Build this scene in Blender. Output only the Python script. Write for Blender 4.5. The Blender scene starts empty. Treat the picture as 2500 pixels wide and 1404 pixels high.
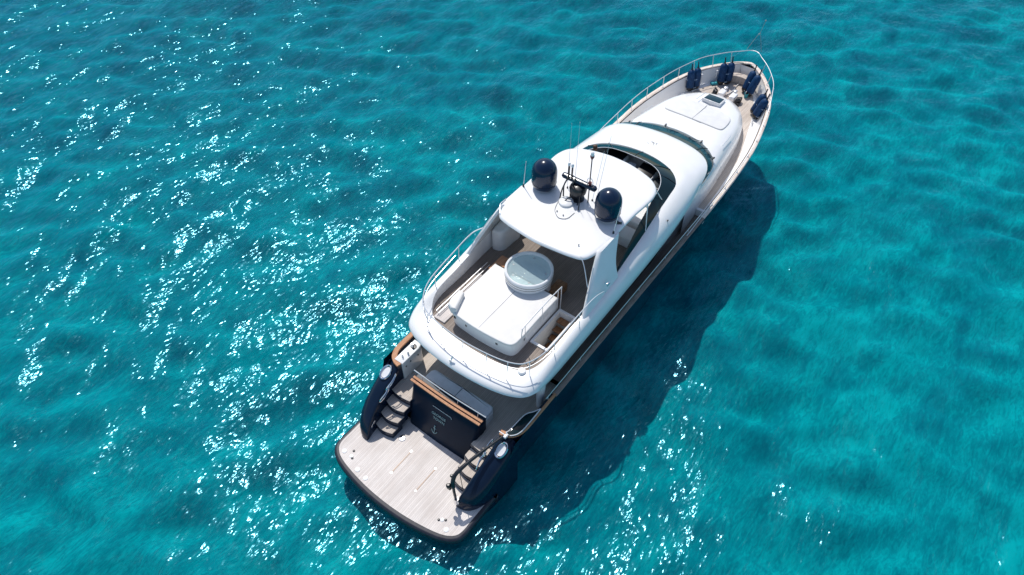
import bpy, bmesh, math, random
import numpy as np
from mathutils import Vector, Matrix
from mathutils.geometry import tessellate_polygon

S = bpy.context.scene
COL = S.collection
R = math.radians
random.seed(7)

# ------------------------------------------------------------------ camera, sky, sun, exposure
cam_d = bpy.data.cameras.new('camera')
cam = bpy.data.objects.new('camera', cam_d)
COL.objects.link(cam)
_e, _a = R(48.3517), R(36.7376)
_f = Vector((math.cos(_a) * math.cos(_e), math.sin(_a) * math.cos(_e), -math.sin(_e)))
_r = Vector((math.sin(_a), -math.cos(_a), 0))
_u = _r.cross(_f)
M = Matrix((_r, _u, -_f)).transposed().to_4x4()
M.translation = (-7.131, -9.898, 23.451)
cam.matrix_world = M
cam_d.sensor_width = 36
cam_d.lens = 36 * 1740.58 / 2500
cam_d.clip_end = 6000
S.camera = cam

SUN_EL, SUN_AZ = 58.6, 54.2
w = bpy.data.worlds.new('World')
S.world = w
w.use_nodes = True
nt = w.node_tree
sky = nt.nodes.new('ShaderNodeTexSky')
sky.sky_type = 'NISHITA'
sky.sun_disc = False
sky.sun_elevation = R(SUN_EL)
sky.sun_rotation = R(90 - SUN_AZ)
nt.links.new(sky.outputs[0], nt.nodes['Background'].inputs[0])
nt.nodes['Background'].inputs[1].default_value = 0.12
sd = bpy.data.lights.new('sun', 'SUN')
sd.energy = 3.35
sd.angle = R(0.5)
sd.color = (1.0, 0.96, 0.9)
sun = bpy.data.objects.new('sun', sd)
COL.objects.link(sun)
sv = Vector((math.cos(R(SUN_AZ)) * math.cos(R(SUN_EL)), math.sin(R(SUN_AZ)) * math.cos(R(SUN_EL)), math.sin(R(SUN_EL))))
sun.rotation_euler = sv.to_track_quat('Z', 'Y').to_euler()
sun.location = sv * 60
S.view_settings.view_transform = 'Standard'
S.view_settings.look = 'None'
S.view_settings.exposure = 0.15
S.view_settings.gamma = 1

# ------------------------------------------------------------------ materials
def mat(name, col, rough=0.5, metal=0.0, coat=0.0, spec=0.5, **kw):
    m = bpy.data.materials.new(name)
    m.use_nodes = True
    b = m.node_tree.nodes['Principled BSDF']
    b.inputs['Base Color'].default_value = (*col, 1)
    b.inputs['Roughness'].default_value = rough
    b.inputs['Metallic'].default_value = metal
    b.inputs['Coat Weight'].default_value = coat
    b.inputs['Coat Roughness'].default_value = 0.06
    b.inputs['Specular IOR Level'].default_value = spec
    return m

def nd(m, t, **kw):
    n = m.node_tree.nodes.new(t)
    for k, v in kw.items():
        setattr(n, k, v)
    return n

def ramp(m, stops):
    n = nd(m, 'ShaderNodeValToRGB')
    e = n.color_ramp.elements
    e[0].position, e[0].color = stops[0][0], (*stops[0][1], 1)
    e[1].position, e[1].color = stops[-1][0], (*stops[-1][1], 1)
    for p, c in stops[1:-1]:
        q = e.new(p)
        q.color = (*c, 1)
    return n

def mottle(m, a, b, scale=3.0, detail=5, stretch=(1, 1, 1), rough=None, bump=0.0):
    """soft wear: base colour wanders between a and b"""
    L = m.node_tree.links.new
    p = m.node_tree.nodes['Principled BSDF']
    tc = nd(m, 'ShaderNodeTexCoord')
    mp = nd(m, 'ShaderNodeMapping')
    mp.inputs['Scale'].default_value = stretch
    n = nd(m, 'ShaderNodeTexNoise')
    n.inputs['Scale'].default_value = scale
    n.inputs['Detail'].default_value = detail
    L(tc.outputs['Object'], mp.inputs[0]); L(mp.outputs[0], n.inputs['Vector'])
    r = ramp(m, [(0.35, a), (0.65, b)])
    L(n.outputs[0], r.inputs[0]); L(r.outputs[0], p.inputs['Base Color'])
    if rough:
        rr = nd(m, 'ShaderNodeMapRange')
        rr.inputs['To Min'].default_value, rr.inputs['To Max'].default_value = rough
        L(n.outputs[0], rr.inputs[0]); L(rr.outputs[0], p.inputs['Roughness'])
    if bump:
        bp = nd(m, 'ShaderNodeBump')
        bp.inputs['Strength'].default_value = bump
        bp.inputs['Distance'].default_value = 0.01
        L(n.outputs[0], bp.inputs['Height']); L(bp.outputs[0], p.inputs['Normal'])
    return m

def teak(name, a, b, caulk, pitch=0.065, rough=0.6):
    """planks laid fore and aft with thin caulked seams and streaky grain"""
    m = mat(name, a, rough, spec=.22)
    L = m.node_tree.links.new
    p = m.node_tree.nodes['Principled BSDF']
    tc = nd(m, 'ShaderNodeTexCoord')
    mp = nd(m, 'ShaderNodeMapping')
    mp.inputs['Scale'].default_value = (0.6, 9, 9)
    L(tc.outputs['Object'], mp.inputs[0])
    n = nd(m, 'ShaderNodeTexNoise')
    n.inputs['Scale'].default_value = 2.2
    n.inputs['Detail'].default_value = 7
    L(mp.outputs[0], n.inputs['Vector'])
    n2 = nd(m, 'ShaderNodeTexNoise')
    n2.inputs['Scale'].default_value = 1.3
    n2.inputs['Detail'].default_value = 4
    L(tc.outputs['Object'], n2.inputs['Vector'])
    ad = nd(m, 'ShaderNodeMath', operation='ADD')
    L(n.outputs[0], ad.inputs[0]); L(n2.outputs[0], ad.inputs[1])
    hf = nd(m, 'ShaderNodeMath', operation='MULTIPLY')
    hf.inputs[1].default_value = 0.5
    L(ad.outputs[0], hf.inputs[0])
    r = ramp(m, [(0.38, a), (0.62, b)])
    L(hf.outputs[0], r.inputs[0])
    sx = nd(m, 'ShaderNodeSeparateXYZ')
    L(tc.outputs['Object'], sx.inputs[0])
    dv = nd(m, 'ShaderNodeMath', operation='DIVIDE')
    dv.inputs[1].default_value = pitch
    L(sx.outputs[1], dv.inputs[0])
    fl_ = nd(m, 'ShaderNodeMath', operation='FLOOR')
    L(dv.outputs[0], fl_.inputs[0])
    wn = nd(m, 'ShaderNodeTexWhiteNoise', noise_dimensions='1D')
    L(fl_.outputs[0], wn.inputs['W'])
    pv = nd(m, 'ShaderNodeMapRange'); pv.inputs['To Min'].default_value = .92; pv.inputs['To Max'].default_value = 1.06
    L(wn.outputs['Value'], pv.inputs[0])
    sc_ = nd(m, 'ShaderNodeVectorMath', operation='SCALE')
    L(r.outputs[0], sc_.inputs[0]); L(pv.outputs[0], sc_.inputs['Scale'])
    fr = nd(m, 'ShaderNodeMath', operation='FRACT')
    L(dv.outputs[0], fr.inputs[0])
    lt = nd(m, 'ShaderNodeMath', operation='LESS_THAN')
    lt.inputs[1].default_value = 0.11
    L(fr.outputs[0], lt.inputs[0])
    mx = nd(m, 'ShaderNodeMixRGB')
    mx.inputs[2].default_value = (*caulk, 1)
    L(lt.outputs[0], mx.inputs[0]); L(sc_.outputs[0], mx.inputs[1]); L(mx.outputs[0], p.inputs['Base Color'])
    return m

MT = {}
MT['gel'] = mottle(mat('white_gelcoat', (.8, .8, .8), .22, coat=.5), (.80, .80, .79), (.84, .84, .835), 1.5)
MT['white'] = mottle(mat('white_paint', (.78, .78, .77), .4), (.74, .74, .73), (.8, .8, .79), 4)
MT['navy'] = mottle(mat('navy_hull_paint', (.004, .011, .03), .2, coat=.12, spec=.22), (.004, .012, .03), (.006, .015, .036), 2)
MT['navy_satin'] = mottle(mat('satin_navy_paint', (.004, .013, .03), .32, spec=.1), (.004, .013, .03), (.006, .017, .037), 2)
MT['rubber'] = mottle(mat('navy_rubber', (.01, .012, .022), .42), (.012, .014, .024), (.022, .024, .036), 6)
MT['teak'] = teak('weathered_teak', (.60, .54, .50), (.72, .67, .635), (.46, .42, .395))
MT['teak_bow'] = teak('pale_teak', (.50, .43, .37), (.62, .55, .49), (.36, .31, .27))
MT['teak_fly'] = teak('shaded_teak', (.205, .165, .138), (.285, .238, .205), (.11, .095, .083))  # deck teak darkened: shade under the hardtop put into its colour
MT['tread'] = mottle(mat('brown_tread_wood', (.2, .09, .035), .4), (.16, .07, .03), (.3, .14, .055), 6, stretch=(1, 5, 5))
MT['varnish'] = mottle(mat('varnished_teak', (.55, .26, .12), .5, spec=.12), (.40, .19, .10), (.52, .28, .16), 5, stretch=(.7, 5, 5))
MT['cap'] = mottle(mat('bleached_cap_rail', (.66, .5, .38), .6, spec=.15), (.66, .54, .45), (.80, .73, .66), 4, stretch=(.7, 4, 4))
MT['cap_shade'] = mottle(mat('shaded_cap_rail', (.24, .19, .16), .6, spec=.15), (.20, .155, .13), (.30, .24, .21), 4, stretch=(.7, 4, 4))  # cap rail wood darkened to carry the shade beside the flybridge
MT['steel'] = mat('stainless_steel', (.74, .75, .77), .34, metal=.55)
MT['mirror'] = mat('polished_steel', (.8, .8, .8), .09, metal=1)
MT['glass'] = mottle(mat('tinted_glass', (.012, .035, .045), .06, spec=.22), (.010, .036, .05), (.02, .06, .08), 2)
MT['glass_green'] = mat('green_tinted_screen', (.004, .018, .024), .06, spec=.22)
MT['black'] = mat('black_plastic', (.012, .012, .014), .35)
MT['blackmetal'] = mottle(mat('black_painted_metal', (.012, .014, .018), .3), (.01, .012, .016), (.02, .022, .028), 8)
MT['dome'] = mottle(mat('navy_dome_paint', (.006, .018, .05), .2, coat=.1, spec=.35), (.006, .018, .048), (.008, .022, .056), 3)
MT['pad'] = mottle(mat('cream_sunpad_vinyl', (.72, .7, .67), .6), (.70, .685, .66), (.75, .735, .71), 3, bump=.15)
MT['padgrey'] = mottle(mat('pale_grey_cover', (.68, .68, .67), .65), (.66, .66, .655), (.71, .71, .70), 3, bump=.1)
MT['cushion'] = mottle(mat('grey_blue_cushion', (.34, .38, .43), .75), (.70, .72, .74), (.78, .80, .82), 5, bump=.2)
MT['seam'] = mat('grey_piping', (.42, .42, .42), .6)
MT['shadowgap'] = mat('dark_interior', (.02, .02, .022), .6)
m = mat('spa_water', (.5, .7, .7), .05)
m.node_tree.nodes['Principled BSDF'].inputs['Base Color'].default_value = (.60, .76, .79, 1)
_n = nd(m, 'ShaderNodeTexNoise'); _n.inputs['Scale'].default_value = 7; _n.inputs['Detail'].default_value = 3
_b = nd(m, 'ShaderNodeBump'); _b.inputs['Distance'].default_value = .02
m.node_tree.links.new(_n.outputs[0], _b.inputs['Height']); m.node_tree.links.new(_b.outputs[0], m.node_tree.nodes['Principled BSDF'].inputs['Normal'])
_t = nd(m, 'ShaderNodeBsdfTransparent'); _t.inputs[0].default_value = (.84, .96, .97, 1)
_x = nd(m, 'ShaderNodeMixShader'); _x.inputs[0].default_value = .4
m.node_tree.links.new(_t.outputs[0], _x.inputs[1])
m.node_tree.links.new(m.node_tree.nodes['Principled BSDF'].outputs[0], _x.inputs[2])
m.node_tree.links.new(_x.outputs[0], m.node_tree.nodes['Material Output'].inputs[0])
MT['tubwater'] = m
MT['tubwhite'] = mat('spa_acrylic', (.78, .79, .8), .2, coat=.5)
MT['fender'] = mottle(mat('blue_fender_cover', (.004, .03, .10), .55, spec=.2), (.003, .028, .085), (.006, .045, .13), 7, bump=.25)
MT['rope'] = mat('white_rope', (.7, .7, .68), .8)
MT['navyrope'] = mat('navy_rope', (.01, .015, .035), .8)
MT['turq'] = mottle(mat('turquoise_fabric', (.02, .28, .34), .7), (.02, .24, .3), (.03, .36, .42), 9)
MT['skin'] = mottle(mat('tanned_skin', (.52, .25, .15), .5), (.5, .23, .135), (.58, .29, .18), 9)
MT['hair'] = mottle(mat('brown_hair', (.07, .035, .018), .6), (.05, .025, .014), (.13, .07, .04), 40)
MT['shorts'] = mat('dark_blue_shorts', (.02, .03, .06), .8)
MT['red'] = mat('dark_red_plastic', (.13, .02, .02), .4)
MT['slate'] = mottle(mat('dark_slate_laminate', (.03, .04, .045), .3), (.026, .036, .042), (.04, .052, .058), 5)
MT['glint'] = mat('brushed_steel_plate', (.9, .9, .9), .2, metal=1)
MT['lens'] = mat('white_lens', (.8, .8, .8), .15)
MT['letter'] = mat('silver_lettering', (.30, .46, .46), .35)
MT['grey'] = mottle(mat('grey_mark', (.3, .3, .3), .5), (.26, .26, .26), (.36, .36, .36), 6)

# ------------------------------------------------------------------ mesh helpers
def cr(P, n=6, closed=False):
    """Catmull-Rom through the points, n samples per span"""
    P = [Vector(p) for p in P]
    N = len(P)
    out = []
    spans = N if closed else N - 1
    for i in range(spans):
        if closed:
            p0, p1, p2, p3 = P[(i - 1) % N], P[i], P[(i + 1) % N], P[(i + 2) % N]
        else:
            p1, p2 = P[i], P[i + 1]
            p0 = P[i - 1] if i > 0 else p1 * 2 - p2
            p3 = P[i + 2] if i + 2 < N else p2 * 2 - p1
        for k in range(n):
            t = k / n
            out.append(0.5 * ((2 * p1) + (p2 - p0) * t + (2 * p0 - 5 * p1 + 4 * p2 - p3) * t * t + (3 * p1 - p0 - 3 * p2 + p3) * t ** 3))
    if not closed:
        out.append(P[-1])
    return out

def sym(half):
    """half outline from aft centre to fore centre (y >= 0) -> closed loop, seen from above clockwise"""
    h = [Vector(p) for p in half]
    return h + [Vector((p[0], -p[1], *p[2:])) for p in h[-2:0:-1]]

def symc(half, n=5):
    """mirrored and smoothed so the ends meet the centre line squarely"""
    h = [Vector(p) for p in half]
    f = lambda p: Vector((p[0], -p[1], *p[2:]))
    ext = [f(h[1])] + h + [f(h[-2])]
    c = cr(ext, n)
    c = c[n:len(c) - n]
    return c + [f(p) for p in c[-2:0:-1]]

class MB:
    def __init__(s):
        s.v, s.f = [], []
    def loft(s, rings, closed=True, cap0=False, cap1=False):
        o = len(s.v)
        n = len(rings[0])
        for r in rings:
            s.v += [tuple(p) for p in r]
        for i in range(len(rings) - 1):
            for j in range(n if closed else n - 1):
                k = (j + 1) % n
                s.f.append((o + i * n + j, o + i * n + k, o + (i + 1) * n + k, o + (i + 1) * n + j))
        if cap0:
            s.f.append(tuple(o + j for j in range(n))[::-1])
        if cap1:
            s.f.append(tuple(o + (len(rings) - 1) * n + j for j in range(n)))
        return s
    def box(s, c, d, rz=0, ry=0, bev=0.0):
        x, y, z = d[0] / 2, d[1] / 2, d[2] / 2
        b = min(bev, x * .9, y * .9, z * .9)
        m = Matrix.Translation(c) @ Matrix.Rotation(rz, 4, 'Z') @ Matrix.Rotation(ry, 4, 'Y')
        def ring(ix, zz):
            pts = []
            q = [(x - ix, y - ix), (-x + ix, y - ix), (-x + ix, -y + ix), (x - ix, -y + ix)]
            if b:
                rr = max(b - ix, b * .3)
                pts = []
                for k, (px, py) in enumerate(q):
                    sx, sy = (1 if px > 0 else -1), (1 if py > 0 else -1)
                    a0 = [0, 90, 180, 270][k]
                    for t in range(4):
                        an = R(a0 + t * 30)
                        pts.append((px - sx * rr + rr * math.cos(an), py - sy * rr + rr * math.sin(an), zz))
                return [m @ Vector(p) for p in pts]
            return [m @ Vector((px, py, zz)) for px, py in q]
        if b:
            rings = [ring(b, -z), ring(b * .3, -z + b * .3), ring(0, -z + b), ring(0, z - b), ring(b * .3, z - b * .3), ring(b, z)]
        else:
            rings = [ring(0, -z), ring(0, z)]
        return s.loft(rings, True, True, True)
    def tube(s, P, r, n=8, closed=False, caps=True):
        P = [Vector(p) for p in P]
        N = len(P)
        rings = []
        prev = None
        for i, p in enumerate(P):
            if closed:
                t = P[(i + 1) % N] - P[i - 1]
            else:
                t = P[min(i + 1, N - 1)] - P[max(i - 1, 0)]
            t.normalize()
            if prev is None:
                up = Vector((0, 0, 1)) if abs(t.z) < .9 else Vector((1, 0, 0))
                a = t.cross(up).normalized()
            else:
                a = (prev - t * prev.dot(t)).normalized()
            prev = a
            b = t.cross(a)
            rr = r[i] if isinstance(r, (list, tuple)) else r
            rings.append([p + (a * math.cos(q) + b * math.sin(q)) * rr for q in [2 * math.pi * k / n for k in range(n)]])
        if closed:
            rings.append(rings[0])
            caps = False
        return s.loft(rings, True, caps, caps)
    def lathe(s, prof, c, n=24, cap0=True, cap1=True, axis=None):
        q = Vector((0, 0, 1)).rotation_difference(Vector(axis or (0, 0, 1)))
        rings = [[Vector(c) + q @ Vector((r * math.cos(a), r * math.sin(a), z)) for a in [2 * math.pi * k / n for k in range(n)]] for r, z in prof]
        return s.loft(rings, True, cap0, cap1)
    def ball(s, c, r, n=12, sc=(1, 1, 1)):
        rings = []
        for i in range(1, n):
            t = math.pi * i / n
            rings.append([Vector(c) + Vector((r * sc[0] * math.sin(t) * math.cos(a), r * sc[1] * math.sin(t) * math.sin(a), -r * sc[2] * math.cos(t))) for a in [2 * math.pi * k / (2 * n) for k in range(2 * n)]])
        return s.loft(rings, True, True, True)
    def slab(s, out, z0, z1, bev=0.03, bot=0.0):
        """outline (list of 2D/3D points) extruded from z0 to z1 with a rounded upper edge; z1 may be a function of (x, y)"""
        O = [Vector((p[0], p[1])) for p in out]
        N = len(O)
        area = sum(O[i].x * O[(i + 1) % N].y - O[(i + 1) % N].x * O[i].y for i in range(N))
        sg = 1 if area > 0 else -1
        nr = []
        for i in range(N):
            t = (O[(i + 1) % N] - O[i - 1])
            t = t.normalized() if t.length > 1e-9 else Vector((1, 0))
            nr.append(Vector((-t.y, t.x)) * sg)
        zf = z1 if callable(z1) else (lambda x, y: z1)
        zb = z0 if callable(z0) else (lambda x, y: z0)
        rings = []
        if bot:
            rings.append([(O[i].x + nr[i].x * bot, O[i].y + nr[i].y * bot, zb(*O[i])) for i in range(N)])
            rings.append([(*O[i], zb(*O[i]) + bot) for i in range(N)])
        else:
            rings.append([(*O[i], zb(*O[i])) for i in range(N)])
        for a in (0, 30, 60, 90):
            ins, dz = bev * (1 - math.cos(R(a))), bev * (1 - math.sin(R(a)))
            rings.append([(O[i].x + nr[i].x * ins, O[i].y + nr[i].y * ins, zf(*O[i]) - dz) for i in range(N)])
        if sg < 0:
            rings = [r[::-1] for r in rings]
        return s.loft(rings, True, True, True)
    def sheet(s, out, z, holes=()):
        polys = [[Vector((p[0], p[1], 0)) for p in out]] + [[Vector((p[0], p[1], 0)) for p in h] for h in holes]
        flat = [p for q in polys for p in q]
        zf = z if callable(z) else (lambda x, y: z)
        o = len(s.v)
        s.v += [(p.x, p.y, zf(p.x, p.y)) for p in flat]
        for t in tessellate_polygon(polys):
            a, b, c = (flat[i] for i in t)
            up = (b - a).cross(c - a).z > 0
            s.f.append(tuple(o + i for i in (t if up else t[::-1])))
        return s
    def build(s, name, m, parent=None, angle=38, loc=None, fix=True):
        me = bpy.data.meshes.new(name)
        me.from_pydata(s.v, [], s.f)
        if fix:
            bm = bmesh.new()
            bm.from_mesh(me)
            bmesh.ops.recalc_face_normals(bm, faces=bm.faces[:])
            bm.to_mesh(me)
            bm.free()
        me.materials.append(MT[m] if isinstance(m, str) else m)
        me.polygons.foreach_set('use_smooth', [True] * len(me.polygons))
        me.set_sharp_from_angle(angle=R(angle))
        o = bpy.data.objects.new(name, me)
        COL.objects.link(o)
        if loc:
            o.location = loc
        if parent:
            o.parent = parent
        return o

def lerp(tab, x):
    if x <= tab[0][0]:
        return tab[0][1]
    for (a, b), (c, d) in zip(tab, tab[1:]):
        if x <= c:
            t = (x - a) / (c - a)
            return b + (d - b) * t
    return tab[-1][1]

def rlerp(tab, x):
    """smooth interpolation of a table"""
    xs = [t[0] for t in tab]
    if x <= xs[0]: return tab[0][1]
    if x >= xs[-1]: return tab[-1][1]
    i = max(k for k in range(len(xs)) if xs[k] <= x)
    i = min(i, len(xs) - 2)
    h = xs[i + 1] - xs[i]
    def sl(k):
        if k == 0: return (tab[1][1] - tab[0][1]) / (xs[1] - xs[0])
        if k == len(xs) - 1: return (tab[-1][1] - tab[-2][1]) / (xs[-1] - xs[-2])
        return (tab[k + 1][1] - tab[k - 1][1]) / (xs[k + 1] - xs[k - 1])
    t = (x - xs[i]) / h
    y0, y1, m0, m1 = tab[i][1], tab[i + 1][1], sl(i) * h, sl(i + 1) * h
    return (2 * t ** 3 - 3 * t * t + 1) * y0 + (t ** 3 - 2 * t * t + t) * m0 + (-2 * t ** 3 + 3 * t * t) * y1 + (t ** 3 - t * t) * m1

def tag(o, label=None, cat=None, group=None, kind=None):
    if label: o['label'] = label
    if cat: o['category'] = cat
    if group: o['group'] = group
    if kind: o['kind'] = kind
    return o

def empty(name, loc=(0, 0, 0), rz=0):
    o = bpy.data.objects.new(name, None)
    o.location = loc
    o.rotation_euler = (0, 0, rz)
    o.empty_display_size = .3
    COL.objects.link(o)
    return o

# ------------------------------------------------------------------ sea
WATER_Z = 0.0
def sea_field(N, L, rng, lam0, lam1, p, ang, spread):
    k1 = 2 * np.pi * np.fft.fftfreq(N, L / N)
    kx, ky = np.meshgrid(k1, k1, indexing='ij')
    k = np.hypot(kx, ky)
    k[0, 0] = 1e9
    th = np.arctan2(ky, kx)
    c = np.abs(np.cos(th - np.radians(ang))) ** spread
    lam = 2 * np.pi / k
    band = 1 / (1 + (lam / lam1) ** 6) / (1 + (lam0 / lam) ** 8)
    A = k ** (-p) * np.sqrt(c + .05) * np.sqrt(band)
    A[0, 0] = 0
    ph = rng.normal(size=(N, N)) + 1j * rng.normal(size=(N, N))
    F = A * ph
    h = np.fft.ifft2(F).real
    sx = np.fft.ifft2(F * 1j * kx).real
    sy = np.fft.ifft2(F * 1j * ky).real
    return h / math.sqrt((sx ** 2 + sy ** 2).mean())

def sea_mesh(name, m, z, hf, x0, x1, y0, y1, step):
    def axis(a, b):
        c = np.arange(a, b + 1e-6, step)
        t, d, lo, hi = [], step, [], []
        q, d = c[0], step
        while q > -2500:
            d *= 1.35; q -= d; lo.append(q)
        q, d = c[-1], step
        while q < 2500:
            d *= 1.35; q += d; hi.append(q)
        return np.concatenate([lo[::-1], c, hi]), len(lo), len(c)
    X, nx0, nx = axis(x0, x1)
    Y, ny0, ny = axis(y0, y1)
    Z = np.full((len(X), len(Y)), z)
    xc, yc = X[nx0:nx0 + nx], Y[ny0:ny0 + ny]
    h = hf(xc, yc)
    ex = np.minimum(1, np.minimum(np.arange(nx), np.arange(nx)[::-1]) * step / 2.0)
    ey = np.minimum(1, np.minimum(np.arange(ny), np.arange(ny)[::-1]) * step / 2.0)
    Z[nx0:nx0 + nx, ny0:ny0 + ny] += h * ex[:, None] * ey[None, :]
    nX, nY = len(X), len(Y)
    V = np.empty((nX, nY, 3), np.float32)
    V[..., 0] = X[:, None]; V[..., 1] = Y[None, :]; V[..., 2] = Z
    idx = np.arange(nX * nY).reshape(nX, nY)
    Q = np.stack([idx[:-1, :-1], idx[1:, :-1], idx[1:, 1:], idx[:-1, 1:]], -1).reshape(-1, 4).astype(np.int32)
    me = bpy.data.meshes.new(name)
    me.vertices.add(nX * nY)
    me.vertices.foreach_set('co', V.ravel())
    me.loops.add(Q.size)
    me.loops.foreach_set('vertex_index', Q.ravel())
    me.polygons.add(len(Q))
    me.polygons.foreach_set('loop_start', np.arange(0, Q.size, 4, dtype=np.int32))
    me.polygons.foreach_set('use_smooth', np.ones(len(Q), bool))
    me.update(calc_edges=True)
    me.materials.append(m)
    o = bpy.data.objects.new(name, me)
    COL.objects.link(o)
    return o

rng = np.random.default_rng(11)
NF, LF = 1024, 96.0
_fa = sea_field(NF, LF, rng, 0.75, 5.0, 2.0, 78, 5)      # wind sea from the port bow, crests run along the yacht
_fb = sea_field(NF, LF, rng, 0.75, 4.0, 2.0, 112, 4)
_fc = sea_field(NF, LF, rng, 0.30, 1.0, 1.9, 95, 1.2)    # short chop
_fd = sea_field(NF, LF, rng, 3.0, 9.0, 2.2, 90, 4)
def sm(a, b, x):
    t = np.clip((x - a) / (b - a), 0, 1)
    return t * t * (3 - 2 * t)
def sea_h(xc, yc):
    st = LF / NF
    gx = np.round((xc + 30) / st).astype(int) % NF
    gy = np.round((yc + 40) / st).astype(int) % NF
    g = lambda F: F[np.ix_(gx, gy)]
    Xg, Yg = np.meshgrid(xc, yc, indexing='ij')
    far = sm(2, 16, Yg)
    lee = 1 - .22 * np.exp(-((Yg + 5) / 4.5) ** 2) * sm(-2, 3, Xg)        # calmer water on the sheltered starboard side
    h = .115 * (g(_fa) * (1 - far) + g(_fb) * far) + .075 * g(_fc) + .055 * g(_fd)
    pk = np.exp(-((Xg - 1.0) / 5.5) ** 2 - ((Yg + 6.5) / 3.4) ** 2)      # confused wavelets off the starboard quarter
    return h * lee * (1 - .15 * pk) + .09 * pk * g(_fc)

m = bpy.data.materials.new('sea_surface'); m.use_nodes = True
L = m.node_tree.links.new
m.node_tree.nodes.remove(m.node_tree.nodes['Principled BSDF'])
out = m.node_tree.nodes['Material Output']
tr = nd(m, 'ShaderNodeBsdfTransparent'); tr.inputs[0].default_value = (.93, .985, .99, 1)
gl = nd(m, 'ShaderNodeBsdfGlossy'); gl.inputs['Roughness'].default_value = .125
gl.inputs[0].default_value = (.26, .70, .92, 1)
fr = nd(m, 'ShaderNodeFresnel'); fr.inputs['IOR'].default_value = 1.33
mx = nd(m, 'ShaderNodeMixShader')
geo = nd(m, 'ShaderNodeNewGeometry')
n1 = nd(m, 'ShaderNodeTexNoise'); n1.inputs['Scale'].default_value = 5.5; n1.inputs['Detail'].default_value = 1.5; n1.inputs['Roughness'].default_value = .5
mp = nd(m, 'ShaderNodeMapping'); mp.inputs['Scale'].default_value = (.45, 1, 1); mp.inputs['Rotation'].default_value = (0, 0, R(-6))
L(geo.outputs['Position'], mp.inputs[0]); L(mp.outputs[0], n1.inputs['Vector'])
bp = nd(m, 'ShaderNodeBump'); bp.inputs['Strength'].default_value = 1; bp.inputs['Distance'].default_value = .05
L(n1.outputs[0], bp.inputs['Height'])
L(bp.outputs[0], gl.inputs['Normal']); L(bp.outputs[0], fr.inputs['Normal'])
bk_ = nd(m, 'ShaderNodeMix'); bk_.inputs[3].default_value = .025     # light leaving the water is let through evenly
L(geo.outputs['Backfacing'], bk_.inputs[0]); L(fr.outputs[0], bk_.inputs[2])
L(bk_.outputs[0], mx.inputs[0]); L(tr.outputs[0], mx.inputs[1]); L(gl.outputs[0], mx.inputs[2]); L(mx.outputs[0], out.inputs[0])
MT['sea_surface'] = m

m = bpy.data.materials.new('turquoise_depth'); m.use_nodes = True
L = m.node_tree.links.new
b = m.node_tree.nodes['Principled BSDF']
b.inputs['Roughness'].default_value = 1; b.inputs['Specular IOR Level'].default_value = 0
b.inputs['Subsurface Weight'].default_value = .4; b.inputs['Subsurface Radius'].default_value = (.25, .4, .4); b.inputs['Subsurface Scale'].default_value = 1
geo = nd(m, 'ShaderNodeNewGeometry')
def noise(scale, detail, rot, st, dist=0.0):
    mp = nd(m, 'ShaderNodeMapping'); mp.inputs['Rotation'].default_value = (0, 0, R(rot)); mp.inputs['Scale'].default_value = st
    n = nd(m, 'ShaderNodeTexNoise'); n.inputs['Scale'].default_value = scale; n.inputs['Detail'].default_value = detail
    n.inputs['Distortion'].default_value = dist
    L(geo.outputs['Position'], mp.inputs[0]); L(mp.outputs[0], n.inputs['Vector'])
    return n.outputs[0]
def madd(a, k, c):
    q = nd(m, 'ShaderNodeMath', operation='MULTIPLY_ADD'); q.inputs[1].default_value = k
    L(a, q.inputs[0])
    if isinstance(c, float): q.inputs[2].default_value = c
    else: L(c, q.inputs[2])
    return q.outputs[0]
v = madd(noise(.16, 3, 20, (1, 1, 1), .6), .30, .105)
v = madd(noise(.55, 4, -12, (.55, 1.1, 1), .9), .50, madd(v, 1.0, -.04))
v = madd(noise(1.7, 4, 5, (.5, 1.3, 1), 1.2), .26, v)
v = madd(noise(3.6, 3, 8, (.35, 1.4, 1), 1.8), .44, madd(v, 1.0, -.22))  # fine streaks: light bent by ripples, put into the depth colour
v = madd(noise(7, 3, 35, (.6, 1.2, 1), 2.2), .28, madd(v, 1.0, -.13))
sx = nd(m, 'ShaderNodeSeparateXYZ'); L(geo.outputs['Position'], sx.inputs[0])
gr = nd(m, 'ShaderNodeMapRange'); gr.inputs['From Min'].default_value = 45; gr.inputs['From Max'].default_value = -15
gr.inputs['To Min'].default_value = -.17; gr.inputs['To Max'].default_value = .05
sc = nd(m, 'ShaderNodeMath', operation='ADD'); L(madd(sx.outputs[0], .55, 0.0), sc.inputs[0]); L(madd(sx.outputs[1], .85, 0.0), sc.inputs[1])
L(sc.outputs[0], gr.inputs[0])
ad = nd(m, 'ShaderNodeMath', operation='ADD'); L(v, ad.inputs[0]); L(gr.outputs[0], ad.inputs[1])
rp = ramp(m, [(.28, (.0002, .082, .120)), (.44, (.0002, .128, .168)), (.58, (.0002, .175, .208)), (.78, (.0005, .290, .308))])
L(ad.outputs[0], rp.inputs[0]); L(rp.outputs[0], b.inputs['Base Color'])
MT['depth'] = m

tag(sea_mesh('sea_water', MT['sea_surface'], WATER_Z, sea_h, -15, 57, -26, 50, .0938), kind='structure')
_ge = sea_field(NF, LF, rng, 1.5, 3.6, 1.9, 25, 2.5)
def depth_h(xc, yc):
    st = LF / NF
    gx = np.round((xc + 10) / st).astype(int) % NF
    gy = np.round((yc + 60) / st).astype(int) % NF
    return .34 * _ge[np.ix_(gx, gy)]  # swells shaped to make the shadow edge waver
tag(sea_mesh('water_body', MT['depth'], -.8, depth_h, -15, 57, -26, 50, .1876), kind='structure')  # added sheet below the surface: carries the water colour and catches the hull shadow
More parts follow.
